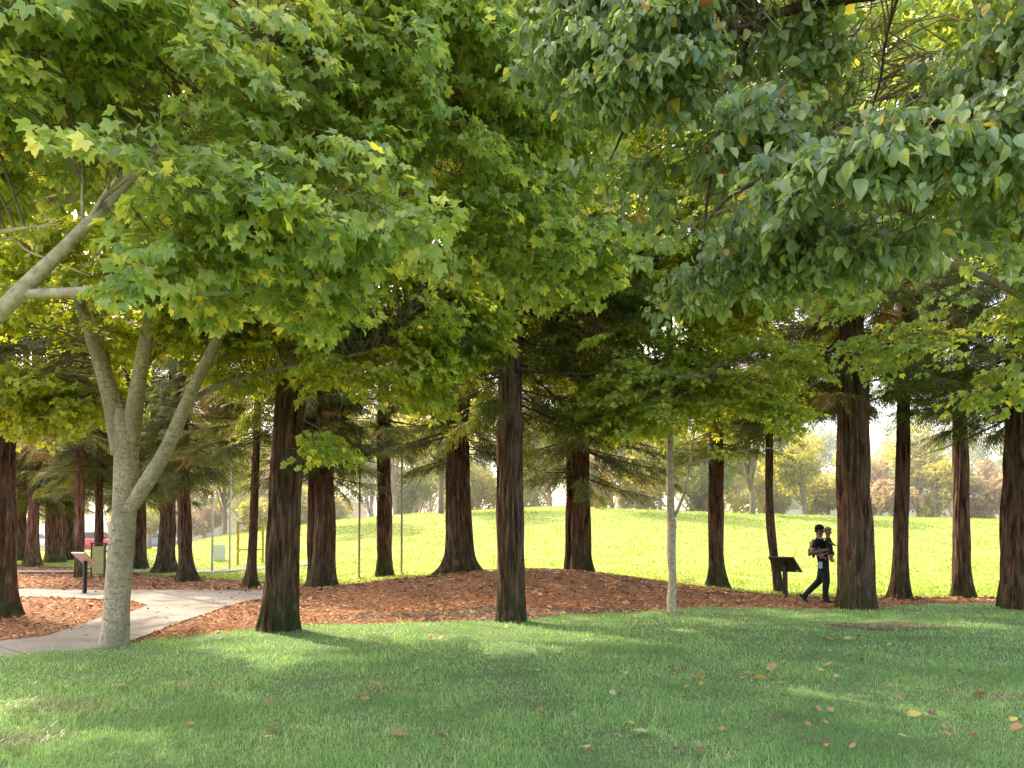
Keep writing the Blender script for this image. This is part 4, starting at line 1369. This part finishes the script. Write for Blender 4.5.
def skin_body(name, joints, edges, mats, region, parent, sub=2):
    """one continuous figure grown along a skeleton; region(co)->material index per face"""
    keys = list(joints)
    me = bpy.data.meshes.new(name)
    me.from_pydata([joints[k][0] for k in keys], [(keys.index(a_), keys.index(b_)) for a_, b_ in edges], [])
    o = bpy.data.objects.new(name, me)
    COL.objects.link(o)
    md = o.modifiers.new('skin', 'SKIN')
    md.use_smooth_shade = True
    for i, k in enumerate(keys):
        r = joints[k][1]
        sv = me.skin_vertices[0].data[i]
        sv.radius = (r, r) if not isinstance(r, tuple) else r
        sv.use_root = (i == 0)
    sb = o.modifiers.new('sub', 'SUBSURF')
    sb.levels = sub
    sb.render_levels = sub
    dg = bpy.context.evaluated_depsgraph_get()
    dg.update()
    nm = bpy.data.meshes.new_from_object(o.evaluated_get(dg))
    o.modifiers.clear()
    o.data = nm
    nm.name = name
    for m_ in mats: nm.materials.append(m_)
    for p in nm.polygons:
        p.use_smooth = True
        p.material_index = region(p.center)
    o.parent = parent
    return o


def hand_joints(J, E, wrist, pref, d, up, side, s=1.0, curl=.6):
    """palm, four curled fingers and a thumb from the wrist joint"""
    d, up = nrm(d), nrm(up)
    side = nrm(side)
    w = np.array(J[wrist][0])
    pm = w + d * .06 * s
    J[pref + 'palm'] = (tuple(pm), (.036 * s, .018 * s))
    E.append((wrist, pref + 'palm'))
    for i, (off, ln) in enumerate([(-.030, .068), (-.010, .078), (.010, .074), (.030, .058)]):
        k0 = pm + side * off * s + d * .035 * s
        k1 = k0 + d * ln * .5 * s - up * .01 * s
        k2 = k1 + (d * (1 - curl) - up * curl) * ln * .55 * s
        J[f'{pref}f{i}a'] = (tuple(k0), .011 * s)
        J[f'{pref}f{i}b'] = (tuple(k1), .010 * s)
        J[f'{pref}f{i}c'] = (tuple(k2), .008 * s)
        E += [(pref + 'palm', f'{pref}f{i}a'), (f'{pref}f{i}a', f'{pref}f{i}b'), (f'{pref}f{i}b', f'{pref}f{i}c')]
    t0 = w + d * .03 * s - side * .036 * s
    t1 = t0 + (d * .6 - side * .7) * .035 * s
    t2 = t1 + (d * .9 - side * .1 - up * .3) * .03 * s
    J[pref + 'ta'] = (tuple(t0), .013 * s); J[pref + 'tb'] = (tuple(t1), .011 * s); J[pref + 'tc'] = (tuple(t2), .009 * s)
    E += [(wrist, pref + 'ta'), (pref + 'ta', pref + 'tb'), (pref + 'tb', pref + 'tc')]


MX, MY = flat_hit(820, 603.8)
MROT = R(-28)


def with_man(dx, dy):
    return MX + dx * math.cos(MROT) - dy * math.sin(MROT), MY + dx * math.sin(MROT) + dy * math.cos(MROT)


mz = gz(MX, MY)
man = thing('person', 'man in black cap and T-shirt and dark jeans walking right, carrying a child', 'person', (MX, MY, mz), MROT)
# local axes: +x the way he walks, -y towards the camera
J = {
    'pelvis': ((.09, 0, .90), (.15, .125)), 'waist': ((.075, 0, 1.03), (.14, .115)), 'chest': ((.035, 0, 1.22), (.165, .13)), 'upper': ((.005, 0, 1.37), (.15, .105)),
    'neck': ((.0, 0, 1.46), .058), 'head0': ((.012, 0, 1.545), (.070, .080)), 'head1': ((.014, 0, 1.63), (.080, .096)), 'head2': ((.010, 0, 1.70), (.060, .075)),
    'shR': ((-.015, -.19, 1.385), .066), 'elR': ((-.145, -.255, 1.125), .050), 'foR': ((.02, -.22, 1.16), .044), 'wrR': ((.145, -.165, 1.195), .030),
    'shL': ((.03, .19, 1.385), .066), 'elL': ((.06, .27, 1.11), .050), 'foL': ((.16, .21, 1.11), .043), 'wrL': ((.235, .12, 1.13), .030),
    'hipR': ((.10, -.09, .84), .098), 'knR': ((.150, -.095, .49), .070), 'caR': ((.125, -.095, .33), .060), 'anR': ((.13, -.095, .10), .047), 'toR': ((.235, -.10, .035), .036), 'heR': ((.10, -.095, .045), .038),
    'hipL': ((.07, .09, .84), .098), 'knL': ((.01, .095, .50), .069), 'caL': ((-.105, .095, .36), .060), 'anL': ((-.265, .09, .15), .046), 'toL': ((-.225, .085, .035), .036), 'heL': ((-.31, .09, .115), .037)}
E = [('pelvis', 'waist'), ('waist', 'chest'), ('chest', 'upper'), ('upper', 'neck'), ('neck', 'head0'), ('head0', 'head1'), ('head1', 'head2'),
     ('upper', 'shR'), ('shR', 'elR'), ('elR', 'foR'), ('foR', 'wrR'), ('upper', 'shL'), ('shL', 'elL'), ('elL', 'foL'), ('foL', 'wrL'),
     ('pelvis', 'hipR'), ('hipR', 'knR'), ('knR', 'caR'), ('caR', 'anR'), ('anR', 'toR'), ('anR', 'heR'), ('pelvis', 'hipL'), ('hipL', 'knL'), ('knL', 'caL'), ('caL', 'anL'), ('anL', 'toL'), ('anL', 'heL')]
for k_ in J:
    q_, r_ = J[k_]
    g_ = 1.0 if k_[:4] == 'head' or k_ == 'neck' else 1.22 if k_[:2] in ('hi', 'kn', 'ca', 'an') else 1.08
    if k_ in ('kn' + 'L', 'caL', 'anL', 'toL', 'heL'):
        q_ = (q_[0] - .10 * (1 - q_[2] / .6), q_[1], q_[2])
    J[k_] = (q_, (r_[0] * g_, r_[1] * g_) if isinstance(r_, tuple) else r_ * g_)
hand_joints(J, E, 'wrR', 'hr_', (.9, .35, .1), (0, -.3, 1), (.1, -.4, -1), 1.0)
hand_joints(J, E, 'wrL', 'hl_', (.6, -.8, .05), (.5, .3, .8), (-.3, 0, 1), 1.0)


def man_region(c):
    x, y, z = c
    if z > 1.455: return 0
    far_arm = abs(y) > .14 and z < 1.24 and z > 1.0 or (z < 1.24 and z > 1.0 and x > .19)
    if z > 1.0 and far_arm: return 0
    if z > .93: return 1
    if z > .105 or (x > -.29 and x < .0 and z > .16): return 2
    return 3


skin_body('body', J, E, [M_SKIN, M_SHIRT, M_JEANS, M_SHOE], man_region, man)
# face
ac = Acc()
ac.add(*sphere_geo((.098, 0, 1.60), (.026, .017, .026), 10, 8), 0, True)
ac.build('nose', M_SKIN, man)
for s in (-1, 1):
    ac = Acc(); ac.add(*sphere_geo((.005, s * .078, 1.60), (.022, .012, .034), 10, 8), 0, True); ac.build('ear', M_SKIN, man)
    ac = Acc(); ac.add(*sphere_geo((.088, s * .033, 1.625), (.010, .013, .008), 8, 6), 0, True); ac.build('eye', M_EYE, man)
ac = Acc(); ac.add(*sphere_geo((.086, 0, 1.555), (.010, .026, .007), 8, 6), 0, True); ac.build('mouth', mat_plain('lips', (.28, .12, .10), .5), man)
ac = Acc()
ac.add(*sphere_geo((-.008, 0, 1.62), (.088, .084, .062), 14, 10), 0, True)
ac.build('hair', M_HAIR, man)
# cap: rounded crown and curved visor
v, f = sphere_geo((.010, 0, 1.668), (.104, .092, .098), 20, 14)
v[:, 2] = np.maximum(v[:, 2], 1.652)
ac = Acc()
ac.add(v, f, 0, True)
cap = ac.build('cap', M_CAP, man)
th = np.linspace(-1.05, 1.05, 11)
inn = np.stack([.012 + .098 * np.cos(th), .088 * np.sin(th), 1.662 + 0 * th], -1)
outr = np.stack([.03 + .155 * np.cos(th * .8), .092 * np.sin(th), 1.648 - .014 * np.abs(np.sin(th)) + 0 * th], -1)
v = np.vstack([inn, outr, inn + [0, 0, .008], outr + [0, 0, .007]])
f = []
for i in range(10):
    f += [[i, i + 1, 12 + i, 11 + i], [22 + i, 33 + i, 34 + i, 23 + i], [11 + i, 12 + i, 34 + i, 33 + i]]
ac = Acc(); ac.add(v, np.array(f)); ac.build('visor', M_CAP, cap)
for (sx, sy, sz, pit) in ((.175, -.098, .045, 0), (-.345, .088, .085, .75)):
    ac = Acc()
    v, f = sphere_geo((0, 0, 0), (.150, .052, .052), 16, 10)
    v[:, 2] = np.where(v[:, 2] < -.028, -.028, v[:, 2] * np.where(v[:, 0] > .03, .75, 1.1))
    ry = np.array([[math.cos(pit), 0, math.sin(pit)], [0, 1, 0], [-math.sin(pit), 0, math.cos(pit)]])
    ac.add(v @ ry.T + np.array([sx, sy, sz]), f, 0, True)
    sh = ac.build('shoe', M_SHOE, man)
    ac = Acc()
    v, f = box_geo((0, 0, -.036), (.27, .088, .02), None, .008)
    ac.add(v @ ry.T + np.array([sx, sy, sz]), f)
    ac.build('sole', M_STRAP, sh)
# belt line cloth hanging from the pocket
v, f = box_geo((.045, -.205, .86), (.085, .03, .15), rotz(.1), .012)
ac = Acc(); ac.add(v + np.array([0, -.0, 0]), f)
cl_ = ac.build('cloth', M_BLUE, None, (MX, MY, mz))
cl_.rotation_euler = (0, 0, MROT)
tag(cl_, 'pale blue cloth hanging from the back pocket of the walking man', 'cloth')
# backpack on his back
bp = thing('backpack', 'olive backpack with pale straps worn by the walking man', 'backpack', (*with_man(-.11, 0), mz + 1.05), MROT)
v, f = box_geo((-.01, 0, .17), (.14, .29, .40), None, .05)
ac = Acc(); ac.add(v, f, 0, True); ac.build('bag', M_BAG, bp)
v, f = box_geo((-.09, 0, .09), (.05, .21, .19), None, .02)
ac = Acc(); ac.add(v, f, 0, True); ac.build('pocket', M_BAG, bp)
for s in (-1, 1):
    c_, r_ = spline([b3(.05, s * .12, .30), b3(.13, s * .13, .395), b3(.25, s * .12, .385), b3(.335, s * .11, .29), b3(.35, s * .11, .19), b3(.30, s * .15, .09), b3(.17, s * .16, .03), b3(.05, s * .12, .02)], [.013] * 8, 6)
    v, f = tube_geo(c_, r_, 8)
    ac = Acc(); ac.add(v, f, 0, True); ac.build('strap', M_STRAP, bp)

# the child held against his chest
kx, ky, kz = *with_man(.165, -.03), mz
kid = thing('person', 'small child with dark cap held on the walking man\'s arm', 'person', (kx, ky, kz), MROT + R(12))
J = {'pelvis': ((.03, -.03, 1.235), (.085, .08)), 'belly': ((.03, -.03, 1.31), (.085, .075)), 'chest': ((.025, -.03, 1.41), (.082, .07)), 'neck': ((.02, -.03, 1.485), .038),
     'h0': ((.022, -.03, 1.55), (.062, .066)), 'h1': ((.022, -.03, 1.61), (.072, .080)), 'h2': ((.018, -.03, 1.665), (.050, .058)),
     'sR': ((.03, -.125, 1.43), .034), 'eR': ((.085, -.155, 1.335), .028), 'wR': ((.145, -.12, 1.30), .019), 'sL': ((.02, .06, 1.43), .034), 'eL': ((-.04, .08, 1.36), .027), 'wL': ((-.10, .06, 1.40), .019),
     'hR': ((.05, -.09, 1.20), .058), 'kR': ((.075, -.145, 1.09), .045), 'aR': ((.06, -.14, .965), .028), 'tR': ((.125, -.145, .945), .022),
     'hL': ((.04, .04, 1.20), .058), 'kL': ((.09, .13, 1.12), .045), 'aL': ((.08, .16, 1.0), .028), 'tL': ((.135, .165, .98), .022)}
E = [('pelvis', 'belly'), ('belly', 'chest'), ('chest', 'neck'), ('neck', 'h0'), ('h0', 'h1'), ('h1', 'h2'), ('chest', 'sR'), ('sR', 'eR'), ('eR', 'wR'), ('chest', 'sL'), ('sL', 'eL'), ('eL', 'wL'),
     ('pelvis', 'hR'), ('hR', 'kR'), ('kR', 'aR'), ('aR', 'tR'), ('pelvis', 'hL'), ('hL', 'kL'), ('kL', 'aL'), ('aL', 'tL')]
J = {k_: (q_, tuple(1.18 * x_ for x_ in r_) if isinstance(r_, tuple) else 1.2 * r_) if k_[0] not in 'hn' or k_ in ('hR', 'hL') else (q_, r_) for k_, (q_, r_) in J.items()}
hand_joints(J, E, 'wR', 'cr_', (.8, .2, -.3), (.3, 0, .9), (0, -1, 0), .55)
hand_joints(J, E, 'wL', 'cl_', (-.9, -.1, .3), (.2, 0, .9), (0, 1, 0), .55)


def kid_region(c):
    x, y, z = c
    if z > 1.47: return 0
    if z < 1.10: return 0
    if z < 1.245: return 2
    if (abs(y + .03) > .11 and z < 1.375) or x > .115 or x < -.055: return 0
    return 1


skin_body('body', J, E, [M_CSKIN, M_CHSHIRT, M_JEANS], kid_region, kid)
v, f = sphere_geo((.018, -.03, 1.635), (.084, .078, .072), 16, 12)
v[:, 2] = np.maximum(v[:, 2], 1.625)
ac = Acc(); ac.add(v, f, 0, True); ac.build('cap', M_BAG, kid)
ac = Acc(); ac.add(*sphere_geo((.094, -.03, 1.578), (.014, .012, .013), 8, 6), 0, True); ac.build('nose', M_CSKIN, kid)
for s in (-1, 1):
    ac = Acc(); ac.add(*sphere_geo((.02, -.03 + s * .066, 1.58), (.015, .009, .022), 8, 6), 0, True); ac.build('ear', M_CSKIN, kid)
    ac = Acc(); ac.add(*sphere_geo((.085, -.03 + s * .026, 1.597), (.007, .009, .006), 8, 6), 0, True); ac.build('eye', M_EYE, kid)
ac = Acc(); ac.add(*sphere_geo((.082, -.03, 1.548), (.007, .017, .005), 8, 6), 0, True); ac.build('mouth', mat_plain('child_lips', (.30, .13, .11), .5), kid)
for tx, ty, tz in ((.095, -.143, .952), (.11, .163, .987)):
    v, f = box_geo((tx, ty, tz), (.125, .052, .05), rotz(0), .018)
    ac = Acc(); ac.add(v, f, 0, True); ac.build('shoe', M_WSHOE, kid)

# ------------------------------------------------------------------ fallen leaves on the lawn
FL_MATS = {}
for nm, st in {'tan': [(0, (.34, .20, .10)), (1, (.45, .29, .16))], 'yellow': [(0, (.52, .40, .08)), (1, (.62, .50, .16))], 'brown': [(0, (.13, .085, .05)), (1, (.21, .14, .085))],
               'orange': [(0, (.42, .22, .07)), (1, (.50, .29, .11))], 'cream': [(0, (.40, .35, .20)), (1, (.50, .43, .27))]}.items():
    FL_MATS[nm] = mat_leaf('fallen_leaf_' + nm, st, trans=.2, trans_gain=(1.2, 1.1, .8), rough=.6, spec=.25)
rgf = np.random.default_rng(5)


def fallen(px, py, size, colr, label, group):
    size *= 1.25
    x, y = flat_hit(px, py)
    ac = Acc()
    tv, tf = LEAF_PEAR
    v = tv.copy()
    v[:, 1] *= rgf.uniform(1.0, 1.5)
    v[:, 2] = .30 * np.abs(v[:, 1]) ** 1.2 + rgf.uniform(.05, .25) * (v[:, 0] - .4) ** 2
    ac.add((v - [.45, 0, 0]) * size, tf)
    st = np.array([(-.45 * size, 0, .01), (-.62 * size, .01, .012), (-.78 * size, .03, .006)])
    ac.add(*tube_geo(st, [.002, .0016, .001], 4))
    o = ac.build('fallen_leaf', FL_MATS[colr], None, (x, y, gz(x, y) + .058))
    o.rotation_euler = (rgf.normal(.15, .4), rgf.normal(0, .35), rgf.uniform(0, 6.28))
    return tag(o, label, 'fallen leaf', group)


spec = [(398, 743, .11, 'tan', 'largest tan leaf at the bottom of the lawn, lying flat'), (415, 718, .085, 'tan', 'rounded tan leaf just above the largest tan leaf'), (268, 711, .095, 'tan', 'tan leaf in plain grass left of the middle'),
        (273, 735, .09, 'tan', 'tan leaf low on the lawn below another tan leaf'), (143, 687, .085, 'orange', 'orange leaf on the lawn right of a dry patch'), (120, 692, .075, 'orange', 'orange brown leaf touching the dry patch'),
        (365, 706, .08, 'tan', 'small tan leaf above the rounded tan leaf'), (372, 689, .08, 'tan', 'pale tan leaf in the middle distance of the lawn'), (507, 703, .07, 'cream', 'cream leaf alone in the middle of the lawn'),
        (760, 683, .11, 'yellow', 'yellow leaf standing out among the leaf litter right of the middle'), (755, 667, .11, 'yellow', 'topmost yellow leaf of the scattered litter'), (772, 671, .10, 'tan', 'tan leaf beside the topmost yellow leaf'),
        (783, 688, .10, 'tan', 'round pinkish tan leaf right of the yellow one'), (762, 710, .10, 'yellow', 'broad yellow leaf low in the scattered litter'), (780, 719, .09, 'yellow', 'pale yellow leaf at the lower end of the scattered litter'),
        (702, 679, .09, 'yellow', 'yellow leaf left of the scattered litter'), (645, 690, .09, 'yellow', 'split yellow leaf in the middle right of the lawn'), (640, 740, .09, 'cream', 'thin cream leaf near the bottom of the lawn'),
        (828, 669, .10, 'cream', 'whitish leaf near the bare soil patch'), (848, 642, .11, 'yellow', 'yellow leaf below the tall broad redwood'), (829, 642, .10, 'orange', 'orange leaf below the tall broad redwood'),
        (878, 647, .12, 'tan', 'tan leaf just under the bare soil patch'), (800, 633, .11, 'yellow', 'yellow leaf at the far lawn edge near the sign'), (597, 640, .11, 'tan', 'tan leaf near the far lawn edge in the middle'),
        (617, 643, .09, 'yellow', 'yellow leaf beside the tan leaf near the far lawn edge'), (914, 722, .09, 'yellow', 'yellow leaf low at the right of the lawn'), (932, 721, .09, 'brown', 'brown leaf beside a yellow leaf low at the right'),
        (965, 722, .08, 'orange', 'orange leaf low at the right of the lawn'), (979, 699, .10, 'tan', 'pinkish tan leaf near the right edge of the lawn'), (1016, 735, .08, 'tan', 'tan leaf at the right edge of the lawn'),
        (904, 746, .07, 'cream', 'pale pink leaf low on the right of the lawn'), (585, 755, .09, 'cream', 'pale leaf at the bottom edge of the lawn'), (873, 752, .08, 'tan', 'tan leaf at the bottom right of the lawn'),
        (432, 642, .09, 'tan', 'tan leaf near the edge left of the middle redwood'), (441, 641, .08, 'orange', 'small orange leaf beside a tan one left of the middle redwood')]
for px, py, s, c_, lab in spec:
    fallen(px, py, s, c_, lab, 'fallen leaves on the lawn')
rgl = random.Random(4)
where = {'tan': 'small tan dry leaf lost in the lawn grass', 'brown': 'small dark brown leaf lost in the lawn grass', 'yellow': 'small yellow leaf lost in the lawn grass', 'cream': 'tiny pale leaf lost in the lawn grass', 'orange': 'small orange leaf lost in the lawn grass'}
for q in range(190):
    px = rgl.gauss(770, 70) if q > 150 else rgl.uniform(520, 1020) if rgl.random() < .72 else rgl.uniform(5, 520)
    lo = 660 if px < 200 else 634
    py = rgl.uniform(lo, 764) if rgl.random() < .55 else rgl.uniform(lo, 700)
    c_ = rgl.choice(['tan', 'tan', 'brown', 'brown', 'yellow', 'cream', 'orange'])
    fallen(px, py, rgl.uniform(.028, .062), c_, where[c_], f'{c_} leaf scraps in the lawn')

# ------------------------------------------------------------------ haze between the far trees
m = Mat('haze_volume')
vs = m.n('ShaderNodeVolumeScatter')
vs.inputs['Color'].default_value = (1.0, .96, .88, 1)
vs.inputs['Density'].default_value = .0062
vs.inputs['Anisotropy'].default_value = .45
m.l(vs.outputs[0], m.out.inputs['Volume'])
ac = Acc()
ac.add(*box_geo((0, 90, 13), (260, 92, 34)))
tag(ac.build('haze', m.m), 'pale sunlit haze hanging among the distant trees', 'haze', kind='stuff')

# ------------------------------------------------------------------ light, sky, camera
sl = bpy.data.lights.new('sun', 'SUN')
sl.energy = 8.5
sl.angle = R(.55)
sl.color = (1.0, .90, .74)
so = bpy.data.objects.new('sun', sl)
COL.objects.link(so)
so.rotation_euler = to_sun.to_track_quat('Z', 'Y').to_euler()
so.location = (0, 0, 30)

w = bpy.data.worlds.new('World')
scene.world = w
w.use_nodes = True
nt = w.node_tree
nt.nodes.clear()
sk = nt.nodes.new('ShaderNodeTexSky')
sk.sky_type = 'NISHITA'
sk.sun_disc = False
sk.sun_elevation = SUN_EL
sk.sun_rotation = SUN_AZ
sk.dust_density = 4.0
sk.ozone_density = .6
sk.air_density = 1.0
bg = nt.nodes.new('ShaderNodeBackground')
bg.inputs['Strength'].default_value = .95
ou = nt.nodes.new('ShaderNodeOutputWorld')
tint = nt.nodes.new('ShaderNodeMix')
tint.data_type = 'RGBA'
tint.blend_type = 'MULTIPLY'
tint.inputs[0].default_value = 1.0
tint.inputs[7].default_value = (1.0, .92, .80, 1)
nt.links.new(sk.outputs[0], tint.inputs[6])
nt.links.new(tint.outputs[2], bg.inputs[0])
nt.links.new(bg.outputs[0], ou.inputs[0])

cam = bpy.data.cameras.new('camera')
cam.sensor_width = 36
cam.lens = F / 1024 * 36
cam.shift_y = (PCY - 384.0) / 1024.0
cam.clip_start = .05
cam.clip_end = 2000
co = bpy.data.objects.new('camera', cam)
COL.objects.link(co)
co.location = (0, 0, CAMZ)
co.rotation_euler = (PI / 2 + PITCH, 0, 0)
scene.camera = co

scene.view_settings.view_transform = 'Standard'
scene.view_settings.look = 'None'
scene.view_settings.exposure = 0
scene.view_settings.gamma = 1
scene.render.engine = 'CYCLES'
cy = scene.cycles
cy.max_bounces = 10
cy.diffuse_bounces = 7
cy.glossy_bounces = 2
cy.transmission_bounces = 8
cy.sample_clamp_indirect = 6
cy.use_denoising = True
try:
    cy.denoiser = 'OPENIMAGEDENOISE'
    cy.denoising_prefilter = 'ACCURATE'
except Exception:
    pass
